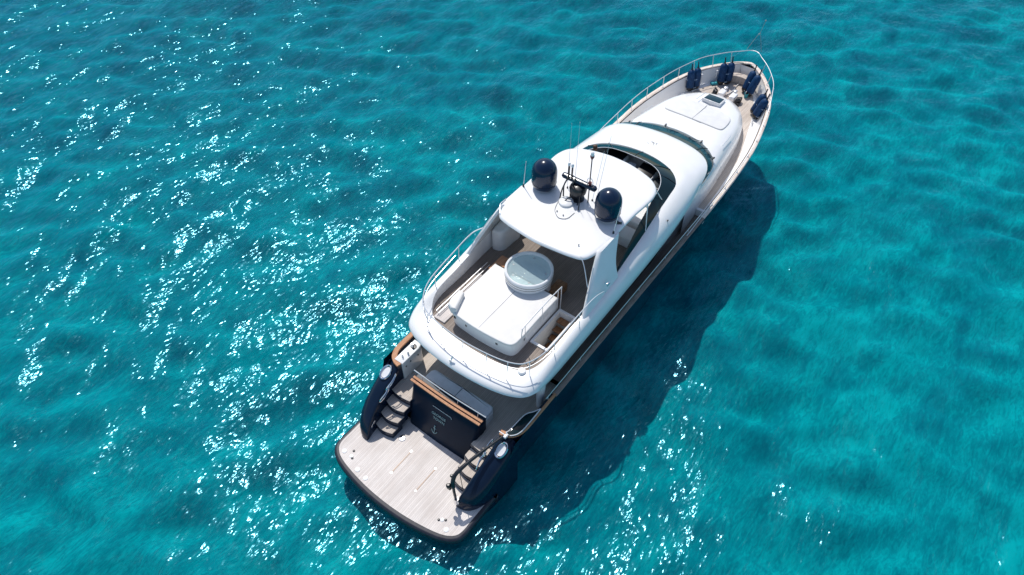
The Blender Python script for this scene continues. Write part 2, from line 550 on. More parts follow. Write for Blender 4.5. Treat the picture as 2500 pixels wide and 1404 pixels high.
# ------------------------------------------------------------------ the yacht
Y = empty('motor_yacht')
tag(Y, 'large white motor yacht with navy hull and wooden swim platform lying on turquoise sea', 'yacht')

BS = [(2.3, 2.94), (4, 2.96), (6, 2.98), (9, 3.03), (12, 3.09), (15, 3.16), (17, 3.19), (19, 3.15), (20.5, 3.04), (22.3, 2.72), (23.3, 2.48), (24.1, 2.2), (24.9, 1.82), (25.5, 1.42), (26.05, .98), (26.45, .58), (26.68, .26), (26.78, 0)]
ZS = [(2.3, 2.42), (4, 2.44), (6, 2.5), (9, 2.65), (12, 2.83), (15, 3.02), (17, 3.15), (19, 3.3), (20.5, 3.42), (22.3, 3.53), (24.1, 3.6), (25.5, 3.63), (26.8, 3.64)]
PW = [(1, .1), (9, .1), (12, .14), (15, .24), (17, .34), (19, .48), (20.5, .58), (22.3, .66), (24.1, .75), (26.8, .9)]
ZK = [(0, -1.2), (20, -1.2), (22.3, -1), (24.1, -.5), (25, 0), (25.5, .6), (26.05, 1.6), (26.45, 2.5), (26.68, 3.1), (26.78, 3.5)]
bs = lambda x: rlerp(BS, x)
zs = lambda x: rlerp(ZS, x)
xs_h = [2.3, 3.2, 4, 5, 6, 7.5, 9, 10.5, 12, 13.5, 15, 16, 17, 18, 19, 20, 20.8, 21.6, 22.4, 23.2, 23.8, 24.4, 24.9, 25.3, 25.6, 25.9, 26.15, 26.4, 26.58, 26.7, 26.77]

# hull: one skin from the swim platform to the stem
def hull_section(x, sx=None):
    zk, zt, p, b_ = lerp(ZK, x), zs(x), lerp(PW, x), bs(x)
    half = []
    for i in range(13):
        s_ = (i / 12) ** 1.25
        half.append((x, b_ * (s_ ** p if s_ > 0 else 0), zk + s_ * (zt - zk)))
    return [(x, y, z) for _, y, z in half[::-1]] + [(x, -y, z) for _, y, z in half[1:]]
mb = MB()
rings = []
for x in [1.0, 1.6]:
    r = hull_section(2.3)
    rings.append([(x, y * .985, min(z, .42)) for _, y, z in r])
rings += [hull_section(x) for x in xs_h]
mb.loft(rings, closed=False)
mb.f.append(tuple(range(len(rings[0])))[::-1])
hull = mb.build('hull', 'navy', Y, angle=50)

# bulwark: inner white lining between cap rail and deck
def zd(x):
    return lerp([(2, 1.55), (5.2, 1.55), (5.6, 1.85), (15.95, 1.95), (16.2, 2.66), (20, 2.78), (23, 2.88), (27, 2.92)], x)
INS = [(2.3, .26), (10, .26), (16, .26), (18, .3), (20, .34), (22, .42), (24, .42), (26.8, .4)]
def inner(x, top):
    b_ = bs(x)
    if top:
        return max(b_ - .2, .02)
    return max(b_ - lerp(INS, x) - .02, .015)
xs_i = [x for x in xs_h if x <= 26.42]
mb = MB()
for sgn in (1, -1):
    A = [(x, sgn * inner(x, 1), zs(x) - .01) for x in xs_i if x >= 15]
    B = [(x, sgn * inner(x, 0), zd(x) + .0) for x in xs_i if x >= 15]
    mb.loft([A, [((a[0] + b[0]) / 2, (a[1] + b[1]) / 2 + sgn * .03, (a[2] + b[2]) / 2) for a, b in zip(A, B)], B], closed=False)
e = xs_i[-1]
mb.loft([[(e, inner(e, 1), zs(e) - .01), (e, -inner(e, 1), zs(e) - .01)], [(e - .06, inner(e, 0), zd(e)), (e - .06, -inner(e, 0), zd(e))]], closed=False)
mb.build('bulwark', 'gel', Y, angle=45)
for sgn in (1, -1):
    A = [(x, sgn * inner(x, 1), zs(x) - .01) for x in xs_i if x <= 15]
    B = [(x, sgn * inner(x, 0), zd(x) + .0) for x in xs_i if x <= 15]
    MB().loft([A, B], closed=False).build('side_bulwark', 'navy_satin', Y, angle=45)  # aft lining coloured dark to stand in for side-deck shade
# raised frames on the inside of the bulwark by the bow (recessed panel look)
for sgn in (1, -1):
    for x in (24.55, 25.35):
        b_ = (inner(x, 1) + inner(x, 0)) / 2
        MB().box((x, sgn * (b_ - .03), 3.22), (.07, .1, .6), bev=.015).build('bulwark_frame', 'gel', Y)

# cap rail along the sheer
def caprail(sgn, x0, x1, n=60):
    P = []
    for i in range(n + 1):
        x = x0 + (x1 - x0) * (i / n)
        P.append((x, bs(x), zs(x)))
    return P
def cap_strip(mb, x0, x1, wi, wo, th):
    xs = [x for x in xs_h if x0 < x < x1]
    xs = sorted([x0] + xs + ([x1] if x1 < 26.7 else []))
    half = []
    for x in xs:
        dx = .05
        t = Vector((2 * dx, bs(min(x + dx, 26.78)) - bs(x - dx))).normalized()
        nrm = Vector((-t.y, t.x))
        half.append((Vector((x, bs(x))), nrm, zs(x)))
    return half
def cap(mb, x0, x1, wi=.16, wo=.035, th=.05, close_bow=False, side=1):
    h = cap_strip(mb, x0, x1, wi, wo, th)
    def ring(p, n, z, s_):
        pts = []
        for (d, dz) in ((wo, 0), (wo, th * .7), (wo - .015, th), (-wi + .015, th), (-wi, th * .7), (-wi, 0)):
            q = p + n * d
            pts.append((q.x, s_ * max(q.y, 0.0), z + dz))
        return pts
    if close_bow:
        rings = [ring(p, n, z, 1) for p, n, z in h]
        tip = []
        for (d, dz) in ((wo, 0), (wo, th * .7), (wo - .015, th), (-wi + .015, th), (-wi, th * .7), (-wi, 0)):
            tip.append((26.78 + d * 1.15, 0, zs(26.78) + dz))
        rings = rings + [tip] + [ring(p, n, z, -1) for p, n, z in h[::-1]]
        mb.loft(rings, True, True, True)
    else:
        mb.loft([ring(p, n, z, side) for p, n, z in h], True, True, True)
mb = MB(); cap(mb, 15.3, 26.78, close_bow=True)
mb.build('cap_rail', 'cap', Y, angle=45)
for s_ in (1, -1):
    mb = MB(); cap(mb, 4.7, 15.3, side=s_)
    mb.build('cap_rail', 'cap_shade', Y, angle=45)

# varnished rail round the aft end of each cockpit coaming, with the coaming below it
for sgn in (1, -1):
    path = cr([(4.75, 2.87, 0), (3.6, 2.86, 0), (2.95, 2.84, 0), (2.62, 2.70, 0), (2.47, 2.48, 0), (2.42, 2.28, 0)], 6)
    mb = MB()
    rings = []
    for i, p in enumerate(path):
        t = (path[min(i + 1, len(path) - 1)] - path[max(i - 1, 0)]).normalized()
        n = Vector((-t.y, t.x, 0)) * -1
        z = zs(max(p.x, 2.3)) + .0
        k = lerp([(2.6, 1), (3.1, .75), (3.6, .5)], p.x) if sgn < 0 else 1
        q0 = p + Vector((0, (1 - k) * .085, 0))
        rings.append([(q.x, sgn * q.y, z + dz) for q, dz in ((q0 - n * .1 * k, 0), (q0 - n * .1 * k, .045), (q0 - n * .085 * k, .06), (q0 + n * .085 * k, .06), (q0 + n * .1 * k, .045), (q0 + n * .1 * k, 0))])
    mb.loft(rings, True, True, True)
    mb.build('coaming_rail', 'varnish', Y)
    mb = MB()
    for off in (.09,):
        rings = []
        for i, p in enumerate(path):
            t = (path[min(i + 1, len(path) - 1)] - path[max(i - 1, 0)]).normalized()
            n = Vector((-t.y, t.x, 0)) * -1
            z = zs(max(p.x, 2.3))
            a, b_ = p - n * off, p + n * off
            rings.append([(a.x, sgn * a.y, 1.5), (a.x, sgn * a.y, z), (b_.x, sgn * b_.y, z), (b_.x, sgn * b_.y, 1.5)])
        mb.loft(rings, True, True, True)
    mb.build('coaming', 'navy', Y)

# side wings running down to the platform
WG = [  # x, y_in, y_out, z_top, roundness
    (2.5, 2.30, 2.955, 2.36, .22), (2.2, 2.29, 2.955, 2.24, .24), (1.8, 2.27, 2.95, 2.04, .26), (1.4, 2.25, 2.93, 1.82, .27), (1.0, 2.21, 2.88, 1.56, .26),
    (.7, 2.17, 2.80, 1.32, .24), (.48, 2.13, 2.70, 1.10, .2), (.33, 2.10, 2.58, .90, .16), (.22, 2.08, 2.42, .70, .1), (.17, 2.08, 2.28, .56, .05)]
for sgn in (1, -1):
    mb = MB()
    rings = []
    for x, yi, yo, zt, rr in WG:
        zb = .1 if x > .45 else .1
        ri = min(.1, rr * .5)
        r = [(x, yi, zb), (x, yi, zt - ri)]
        for a in (30, 60, 90):
            r.append((x, yi + ri * (1 - math.cos(R(a))), zt - ri + ri * math.sin(R(a))))
        mid = (yi + yo) / 2
        r.append((x, mid, zt + .0))
        for a in (90, 65, 40, 15, 0):
            r.append((x, yo - rr + rr * math.cos(R(a)), zt - rr * 1.6 + rr * 1.6 * math.sin(R(a)) - .02))
        r.append((x, yo, zb - .35))
        rings.append([(q[0], sgn * q[1], q[2]) for q in r])
    mb.loft(rings, True, True, True)
    wing = mb.build('quarter_wing', 'navy', Y, angle=55)
    # oval fairlead set in the wing top
    def on_top(x, y):
        zt = rlerp([(a[0], a[3]) for a in WG[::-1]], x)
        return zt
    c = Vector((2.03, sgn * 2.62, on_top(2.03, 2.6) + .03))
    sl = math.atan2(on_top(2.3, 0) - on_top(1.8, 0), .5)
    P = []
    for k in range(28):
        a = 2 * math.pi * k / 28
        lx, ly = .27 * math.cos(a), .17 * math.sin(a)
        P.append((c.x + lx * math.cos(sl), c.y + ly, c.z + lx * math.sin(sl)))
    fl = MB().tube(P, .04, 8, closed=True).build('fairlead', 'mirror', Y)
    mb = MB()
    mb.v += [(c.x, c.y, c.z - .0)] + [(c.x + (p[0] - c.x) * .8, c.y + (p[1] - c.y) * .8, p[2] - .01 + (c.z - p[2]) * .2) for p in P]
    mb.f += [(0, 1 + k, 1 + (k + 1) % 28) for k in range(28)]
    mb.build('fairlead_plate', 'lens', fl)

# swim platform
plat = symc([(-1.37, 0), (-1.34, .8), (-1.24, 1.6), (-1.06, 2.35), (-.82, 2.78), (-.5, 2.96), (.1, 2.97), (1.15, 2.96), (1.3, 2.9), (1.3, 1.5), (1.3, 0)], 6)
po = MB().slab(plat, .12, .46, .1, .1).build('swim_platform', 'rubber', Y, angle=60)
tk = symc([(-1.17, 0), (-1.14, .8), (-1.04, 1.6), (-.9, 2.25), (-.72, 2.62), (-.45, 2.8), (.1, 2.82), (1.2, 2.82), (1.75, 2.75), (1.8, 1.5), (1.8, 0)], 6)
MB().sheet(tk + [], .466).build('platform_planking', 'teak', Y)
mb = MB()
tk2 = symc([(-1.10, 0), (-1.07, .8), (-.97, 1.6), (-.84, 2.2), (-.67, 2.55), (-.43, 2.72), (.1, 2.745), (1.2, 2.745), (1.7, 2.68), (1.74, 1.5), (1.74, 0)], 6)
# margin plank as a thin raised strip
rings = [[(a.x, a.y, .470) for a in tk], [(a.x, a.y, .470) for a in tk2]]
mb.loft(rings, True)
mb.build('margin_plank', 'teak', Y)
for sl_ in ((.62, .98, .35, -.02), (.60, -.02, .31, -.98)):
    pass
for y in (.52, -.62):
    mb = MB().box((.28, y, .472), (.95, .035, .008))
    so = mb.build('chock_slot', 'tread', Y)
    for x in (-.24, .8):
        MB().lathe([(.04, 0), (.04, .006)], (x, y, .474), 14).build('slot_end_cap', 'lens', so)
for x, y, r_ in ((-.62, 2.45, .09), (-.62, 2.1, .07), (-.86, 1.55, .09), (-.93, 1.1, .09), (-.66, -2.35, .09), (-.48, -2.02, .07)):
    MB().lathe([(r_, 0), (r_, .008), (r_ * .8, .014)], (x, y, .47), 18).build('deck_plate', 'lens', Y)
MB().lathe([(.13, 0), (.13, .01), (.11, .016)], (1.0, 1.14, .47), 20).build('polished_deck_plate', 'glint', Y)
for x, y in ((-.42, 2.18), (-.66, 2.02), (-.55, -1.93), (-.42, -2.12)):
    MB().lathe([(.045, 0), (.045, .012), (.02, .02)], (x, y, .47), 12).build('deck_filler_cap', 'blackmetal', Y)

# transom block with the garage door, name and seat behind
mb = MB()
def tr_ring(z, xa, hw, xf=2.62, c=.14):
    return [(xf, hw, z), (xa + c, hw, z), (xa + c * .3, hw - c * .3, z), (xa, hw - c, z), (xa - .03, 0, z), (xa, -hw + c, z), (xa + c * .3, -hw + c * .3, z), (xa + c, -hw, z), (xf, -hw, z)]
mb.loft([tr_ring(.30, 1.62, 1.42), tr_ring(.47, 1.66, 1.43), tr_ring(1.2, 1.86, 1.47), tr_ring(2.0, 2.12, 1.5), tr_ring(2.36, 2.25, 1.52), tr_ring(2.40, 2.29, 1.5)], True, True, True)
trs = mb.build('transom', 'navy_satin', Y, angle=45)
# varnished lip of the transom with a dark slot between two boards
for dx, wd in ((-.0, .09), (.145, .1)):
    P = [(2.235 + dx, 1.55, 2.43), (2.2 + dx, 0, 2.43), (2.235 + dx, -1.55, 2.43)]
    P = cr(P, 6)
    mb = MB().loft([[(p.x - wd / 2, p.y, 2.40), (p.x - wd / 2, p.y, 2.45), (p.x + wd / 2, p.y, 2.45), (p.x + wd / 2, p.y, 2.40)] for p in P], True, True, True)
    mb.build('transom_cap_board', 'varnish', Y)
mb = MB().tube(cr([(2.5, 1.62, 2.62), (2.46, 0, 2.62), (2.5, -1.62, 2.62)], 8), .022, 8)
gr_ = mb.build('transom_grab_rail', 'steel', Y)
for y in (1.2, .42, -.42, -1.3):
    MB().tube([(2.42, y, 2.40), (2.475, y, 2.61)], .015, 6).build('rail_post', 'steel', gr_)
# name, hatch handle, anchor emblem lie on the sloping transom
def tr_x(z): return lerp([(.47, 1.66), (1.2, 1.86), (2.0, 2.12), (2.36, 2.25)], z)
def lettering(txt, y, z, size, name):
    cu = bpy.data.curves.new(name, 'FONT')
    cu.body = txt; cu.size = size; cu.align_x = 'CENTER'; cu.align_y = 'CENTER'; cu.extrude = .006; cu.space_character = 1.08
    t = bpy.data.objects.new('tmp_' + name, cu)
    COL.objects.link(t)
    dg = bpy.context.evaluated_depsgraph_get()
    me = bpy.data.meshes.new_from_object(t.evaluated_get(dg))
    bpy.data.objects.remove(t)
    sl_ = math.atan2(.8, .26)
    up = Vector((math.cos(sl_), 0, math.sin(sl_)))
    rt = Vector((0, -1, 0))
    nn = rt.cross(up)
    mm = Matrix((rt, up, nn)).transposed().to_4x4()
    mm.translation = Vector((tr_x(z) - .036 + .03 * (abs(y) / 1.3), y, z)) + nn * .012
    me.transform(mm)
    me.materials.clear(); me.materials.append(MT['letter'])
    o = bpy.data.objects.new(name, me); COL.objects.link(o); o.parent = trs
    return o
lettering('GEORGE', .12, 1.68, .155, 'port_name_lettering')
lettering('TOWN', .08, 1.50, .155, 'port_name_lettering')
z0 = 1.98
MB().tube([(tr_x(z0) - .05, .43, z0), (tr_x(z0) - .05, -.38, z0), (tr_x(z0 - .06) - .05, -.43, z0 - .07)], .011, 6).build('hatch_handle', 'steel', trs)
mb = MB()
za = .98
ax = lambda z: tr_x(z) - .05
mb.tube([(ax(1.14), .2, 1.14), (ax(.82), .2, .82)], .013, 6)
mb.tube([(ax(1.06), .26, 1.06), (ax(1.06), .14, 1.06)], .011, 6)
mb.tube(cr([(ax(.95), .33, .95), (ax(.86), .27, .86), (ax(.82), .2, .82), (ax(.86), .13, .86), (ax(.95), .07, .95)], 5), .013, 6)
mb.ball((ax(1.17), .2, 1.17), .03, 6)
mb.build('anchor_emblem', 'letter', trs)

# stern sofa
mb = MB()
so_out = [(2.62, 1.42), (3.1, 1.42), (3.22, 1.34), (3.26, 1.2), (3.26, -1.2), (3.22, -1.34), (3.1, -1.42), (2.62, -1.42)]
sofa = MB().slab(so_out, 1.5, 1.95, .05).build('stern_sofa', 'gel', Y)
for y0, y1 in ((1.41, .02), (.0, -1.41)):
    o2 = [(2.64, y0), (3.1, y0), (3.22, y0 - .08 if y0 > 1 else y0), (3.25, y0 - .18 if y0 > 1 else y0), (3.25, y1 + .18 if y1 < -1 else y1), (3.22, y1 + .08 if y1 < -1 else y1), (3.1, y1), (2.64, y1)]
    q = []
    for p in o2:
        if not q or (Vector(p) - Vector(q[-1])).length > .005: q.append(p)
    MB().slab(q, 1.955, 2.1, .06, .03).build('seat_cushion', 'cushion', sofa)
MB().box((2.55, 0, 2.22), (.13, 2.8, .34), ry=R(8), bev=.05).build('back_cushion', 'cushion', sofa)

# decks
ck = [(2.0, 2.32), (2.0, 1.51), (2.5, 1.5), (2.5, -1.5), (2.0, -1.51), (2.0, -2.32), (2.4, -2.55), (2.6, -2.72), (5.6, -2.74), (5.6, 2.74), (2.6, 2.72), (2.4, 2.55)]
MB().sheet(ck, 1.56).build('cockpit_sole', 'teak_bow', Y)
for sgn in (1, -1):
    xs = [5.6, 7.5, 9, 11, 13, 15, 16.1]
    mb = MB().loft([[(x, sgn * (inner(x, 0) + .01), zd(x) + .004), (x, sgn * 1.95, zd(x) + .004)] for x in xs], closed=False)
    mb.build('side_deck', 'teak_fly', Y)  # darkened teak deepens the shade along the deckhouse
xs = [16.2, 17, 18, 19, 20, 20.8, 21.6, 22.4, 23.2, 23.8, 24.4, 24.9, 25.3, 25.6, 25.9, 26.15, 26.36]
MB().loft([[(x, inner(x, 0) + .01, zd(x) + .004), (x, -(inner(x, 0) + .01), zd(x) + .004)] for x in xs], closed=False).build('foredeck', 'teak_bow', Y)
for sgn in (1, -1):
    MB().box((16.14, sgn * 2.62, 2.36), (.16, .66, .66), bev=.02).build('deck_step', 'gel', Y)
# white waterway along the foredeck edge
for sgn in (1, -1):
    mb = MB()
    xs2 = [x for x in xs if x <= 25.9]
    mb.loft([[(x, sgn * (inner(x, 0) + .01), zd(x) + .010), (x, sgn * max(inner(x, 0) - lerp([(16, .10), (20, .16), (23, .28), (26, .2)], x), .02), zd(x) + .010)] for x in xs2], closed=False)
    mb.build('waterway', 'gel', Y)
# small seat in the very bow
mb = MB()
bow_sh = [(25.55, .92), (25.85, .68), (26.08, .38), (26.16, 0), (26.08, -.38), (25.85, -.68), (25.55, -.92), (25.6, -.6), (25.76, -.28), (25.8, 0), (25.76, .28), (25.6, .6)]
MB().slab(bow_sh, 2.93, 3.32, .02).build('bow_seat', 'teak_bow', Y)

# steps each side of the transom
for sgn in (1, -1):
    for k, (xa, z) in enumerate(((1.86, 1.555), (1.5, 1.29), (1.14, 1.02), (.8, .745))):
        yi, yo = 1.40, 2.32
        bul = .10 if k else .05
        front = [(xa - bul * math.sin(math.pi * t / 8), yi + (yo - yi) * t / 8) for t in range(9)]
        out = front + [(xa + .5, yo), (xa + .5, yi)]
        out = [(x, sgn * y) for x, y in out]
        st = MB().slab(out, z - .3, z - .035, .01).build('stair_step', 'navy', Y)
        tr_o = [(xa + .015 - bul * math.sin(math.pi * t / 8), yi + .02 + (yo - yi - .06) * t / 8) for t in range(9)] + [(xa + .48, yo - .04), (xa + .48, yi + .02)]
        MB().slab([(x, sgn * y) for x, y in tr_o], z - .034, z, .008).build('tread', 'teak_bow', st)
    hr = MB()
    for dy in (0,):
        for (xa, za, xb, zb) in ((2.12, 2.32, 1.62, 2.05), (1.72, 2.02, 1.24, 1.76)):
            ym = 2.2
            P = cr([(xa, sgn * ym, za), ((xa + xb) / 2, sgn * (ym - .04), (za + zb) / 2 + .03), (xb, sgn * ym, zb), (xb - .05, sgn * ym, zb - .12), ((xa + xb) / 2 - .05, sgn * (ym - .04), (za + zb) / 2 - .13), (xa - .05, sgn * ym, za - .14)], 5, True)
            hr.tube(P, .02, 7, closed=True)
    hr.build('stair_handrail', 'mirror', Y)
    MB().box((.62, sgn * 2.145, .92), (.34, .02, .1), ry=R(-38), bev=.02).build('step_light', 'mirror', Y)

# cockpit corner units
wb = MB().slab([(2.5, 2.2), (3.45, 2.2), (3.58, 2.28), (3.6, 2.4), (3.6, 2.6), (2.5, 2.6)], 1.56, 2.5, .03).build('wet_bar', 'gel', Y)
for x, y, r_ in ((2.75, 2.42, .035), (2.98, 2.36, .045), (3.3, 2.42, .055)):
    MB().lathe([(r_, 0), (r_, .05), (r_ * .6, .08), (r_ * .6, .17), (r_ * .9, .19)], (x, y, 2.5), 12).build('tap_fitting', 'steel', wb)
MB().lathe([(.11, .0), (.115, .015), (.09, .02)], (3.32, 2.4, 2.5), 20).build('sink', 'black', wb)
for x, z in ((2.65, 2.2), (2.9, 2.25), (3.3, 2.2)):
    MB().lathe([(.03, 0), (.03, .02)], (x, 2.2, z), 10, axis=(0, -1, 0)).build('wet_bar_knob', 'black', wb)
gl_o = [(2.46, -2.55), (2.5, -2.42), (2.62, -2.46), (3.3, -2.50), (3.52, -2.56), (3.68, -2.68), (3.86, -2.78), (3.86, -2.82), (3.0, -2.82), (2.72, -2.78), (2.55, -2.68)]
gl_o = cr([(p[0], p[1] - .05, 0) for p in gl_o], 3, True)
sb = MB().slab(gl_o, 1.56, 2.505, .02).build('locker', 'navy', Y)
MB().slab([(3.16 + (p.x - 3.16) * .97, -2.69 + (p.y + 2.69) * .9) for p in gl_o], 2.507, 2.52, .004).build('glass_lid', 'glass_green', sb)
MB().tube([(p.x, p.y, 2.53) for p in gl_o], .02, 7, closed=True).build('lid_rim', 'steel', sb)

# davit arm folded along the starboard wing
dv = MB().tube(cr([(.22, -2.06, .95), (.22, -2.02, 1.5), (.33, -1.93, 1.92), (.62, -1.94, 2.12), (1.4, -2.15, 2.3), (2.4, -2.5, 2.52)], 6), [.05] * 8 + [.075] * 8 + [.07] * 5 + [.06] * 5 + [.05] * 5, 10).build('davit_arm', 'blackmetal', Y)
MB().lathe([(.11, 0), (.11, .1), (.08, .16), (.08, .24)], (.22, -2.1, .72), 16).build('davit_base', 'mirror', dv)
mb = MB()
for c, r_ in (((.16, -1.86, 1.72), .085), ((.2, -1.82, 1.5), .07)):
    mb.ball(c, r_, 7)
mb.box((.2, -1.88, 1.6), (.14, .12, .26), bev=.03)
mb.build('davit_joint', 'black', dv)
MB().ball((.4, -1.82, 1.98), .06, 7).build('davit_knob', 'black', dv)
MB().tube(cr([(.62, -1.98, 2.06), (.55, -2.08, 1.7), (.5, -2.16, 1.35)], 5), .012, 6).build('davit_line', 'black', dv)
mb = MB().tube([(2.36, -2.28, 2.6), (2.36, -2.62, 2.6)], .018, 7)
mb.box((2.36, -2.55, 2.54), (.16, .12, .1), bev=.03)
mb.build('davit_rest', 'steel', dv)

# saloon (deckhouse) under the flybridge
sx_ = [5.3, 7, 9, 11, 13, 15, 16.6]
hb = lambda x: lerp([(5.3, 2.12), (9, 2.16), (13, 2.2), (16.6, 2.3)], x)
ht = lambda x: lerp([(5.3, 2.42), (9, 2.5), (13, 2.55), (16.6, 2.5)], x)
zt_ = lambda x: lerp([(5.3, 3.5), (11, 3.7), (13.5, 4.0), (16.6, 4.4)], x)
mb = MB()
rings = []
for x in sx_:
    z0, z1 = 1.5, zt_(x)
    rings.append([(x, hb(x), z0), (x, hb(x) + (ht(x) - hb(x)) * .35, z0 + (z1 - z0) * .45), (x, ht(x), z1)])
P0, S0 = rings[0], [(x, -y, z) for x, y, z in rings[0]]
mb.loft([[(x, s_ * y, z) for x, y, z in rg] for s_, rs in ((1, rings[::-1]), (-1, rings)) for rg in rs], closed=False)
mb.loft([P0, S0], closed=False)
dh = mb.build('deckhouse', 'gel', Y, angle=30)
def wall_y(x, z):
    z0, z1 = 1.5, zt_(x)
    t = (z - z0) / (z1 - z0)
    k = .35 * t / .45 if t < .45 else .35 + .65 * (t - .45) / .55
    return hb(x) + (ht(x) - hb(x)) * k
for sgn in (1, -1):
    for (xa, xb) in ((5.55, 8.0), (8.03, 10.6), (10.63, 13.9)):
        mb = MB()
        n = 8
        rr = []
        for i in range(n + 1):
            x = xa + (xb - xa) * i / n
            zl, zu = 1.8, 2.6
            if xb > 13:
                zl = 1.8 + max(0, (x - 12.6)) * .6
            zu = max(zu, zl + .02)
            zs_ = [zl + (zu - zl) * j / 5 for j in range(6)]
            rr.append([(x, sgn * (wall_y(x, z) + .02), z) for z in zs_])
        mb.loft(rr, closed=False)
        mb.build('saloon_window', 'glass', dh, fix=False)
MB().box((5.285, 0, 2.5), (.03, 3.6, 1.8)).build('saloon_door', 'glass', dh)
for y in (-.9, 0, .9):
    MB().box((5.262, y, 2.5), (.02, .06, 1.8)).build('door_stile', 'steel', dh)
for sgn in (1, -1):   # round white mounts carrying the overhang
    MB().lathe([(.13, 0), (.14, .3), (.2, 1.9)], (4.55, sgn * 2.42, 1.56), 16).build('overhang_pillar', 'gel', Y)

# flybridge moulding: stack of plan outlines
LV = [
 [(3.25,0,3.36),(3.33,1.3,3.36),(3.6,2.05,3.36),(3.95,2.42,3.3),(4.6,2.42,3.2),(6.2,2.27,2.6),(8.5,2.24,2.45),(11,2.25,2.5),(13.5,2.36,2.95),(15.2,2.5,4.1),(16.35,2.25,4.52),(17.0,1.5,4.62),(17.22,0,4.64)],
 [(2.98,0,3.44),(3.07,1.3,3.45),(3.32,2.15,3.45),(3.7,2.6,3.45),(4.45,2.70,3.42),(6.2,2.72,3.32),(8.5,2.74,3.34),(11,2.76,3.46),(13.5,2.76,3.8),(15.3,2.64,4.4),(16.48,2.34,4.6),(17.1,1.56,4.68),(17.32,0,4.7)],
 [(2.85,0,3.58),(2.94,1.3,3.58),(3.18,2.2,3.58),(3.58,2.68,3.6),(4.4,2.85,3.62),(6.2,2.89,3.7),(8.5,2.94,3.9),(11,2.96,4.12),(13.5,2.9,4.32),(15.35,2.68,4.52),(16.52,2.37,4.68),(17.13,1.58,4.72),(17.36,0,4.73)],
 [(2.88,0,3.67),(2.97,1.3,3.68),(3.22,2.17,3.7),(3.62,2.63,3.74),(4.42,2.82,3.85),(6.2,2.86,3.98),(8.5,2.91,4.22),(11,2.92,4.45),(13.5,2.83,4.6),(15.25,2.6,4.7),(16.4,2.28,4.78),(17.02,1.52,4.8),(17.24,0,4.81)],
 [(3.0,0,3.74),(3.09,1.28,3.75),(3.34,2.08,3.77),(3.75,2.52,3.83),(4.5,2.74,4.03),(6.2,2.78,4.22),(8.5,2.83,4.47),(11,2.79,4.72),(13.5,2.68,4.83),(15.05,2.44,4.86),(16.1,2.08,4.88),(16.7,1.4,4.89),(16.9,0,4.89)],
 [(3.22,0,3.78),(3.31,1.25,3.79),(3.57,1.98,3.81),(3.95,2.4,3.9),(4.68,2.64,4.15),(6.2,2.68,4.34),(8.5,2.72,4.62),(11,2.63,4.9),(13.5,2.46,5.0),(14.85,2.2,5.03),(15.55,1.75,5.04),(16.05,1.1,5.04),(16.2,0,5.04)],
 [(3.6,0,3.80),(3.68,1.22,3.81),(3.85,1.9,3.83),(4.15,2.3,3.92),(4.82,2.53,4.19),(6.2,2.55,4.37),(8.5,2.6,4.66),(11,2.46,4.97),(13.3,2.24,5.09),(14.35,2.09,5.11),(14.95,1.58,5.12),(15.25,.85,5.12),(15.36,0,5.12)],
 [(3.8,0,3.80),(3.87,1.2,3.81),(4.03,1.85,3.83),(4.32,2.22,3.92),(4.92,2.44,4.18),(6.2,2.45,4.35),(8.5,2.5,4.65),(11,2.36,4.96),(13.2,2.14,5.08),(14.15,2.03,5.10),(14.75,1.55,5.11),(15.08,.84,5.11),(15.18,0,5.11)],
 [(3.83,0,3.74),(3.9,1.18,3.74),(4.06,1.83,3.74),(4.34,2.2,3.74),(4.94,2.42,3.74),(6.2,2.44,3.74),(8.5,2.48,3.74),(11,2.3,3.74),(13.1,2.08,3.74),(14.0,1.97,3.74),(14.6,1.5,3.74),(14.9,.82,3.74),(15.0,0,3.74)],
]
mb = MB()
mb.loft([symc(l, 5) for l in LV], True)
fly = mb.build('flybridge', 'gel', Y, angle=50, fix=True)
# flybridge deck with an opening for the stair
dk = [(p[0], p[1]) for p in symc([(q[0] - .02 if q[0] < 9 else q[0] + .02, q[1] + .015) for q in LV[-1]], 3)]
hole = [(5.35, -1.5), (7.0, -1.5), (7.0, -2.08), (5.35, -2.08)]
MB().sheet(dk, 3.752, [hole]).build('flybridge_deck', 'teak_fly', fly)
MB().sheet([(min(p.x, 11.0), p.y) for p in symc(LV[0][:8], 3) if p.x < 11.05] , 3.34, [hole]).build('overhang_soffit', 'white', fly)
# stair well
sw = MB()
sw.loft([[(5.35, -1.5, 3.752), (7.0, -1.5, 3.752), (7.0, -2.08, 3.752), (5.35, -2.08, 3.752)], [(5.35, -1.5, 1.6), (7.0, -1.5, 1.6), (7.0, -2.08, 1.6), (5.35, -2.08, 1.6)]], True)
sw = sw.build('stairwell', 'white', fly, fix=False)
for k in range(6):
    MB().box((6.85 - k * .24, -1.79, 3.5 - k * .25), (.27, .5, .04), bev=.01).build('stair_tread', 'tread', sw)
mb = MB()
o_ = [(5.25, -1.42), (7.1, -1.42), (7.1, -2.16), (5.25, -2.16)]
i_ = hole
mb.loft([[(x, y, 3.755) for x, y in o_], [(x, y, 3.80) for x, y in o_], [(x, y, 3.80) for x, y in i_], [(x, y, 3.755) for x, y in i_]], True)
mb.build('hatch_coaming', 'gel', sw)

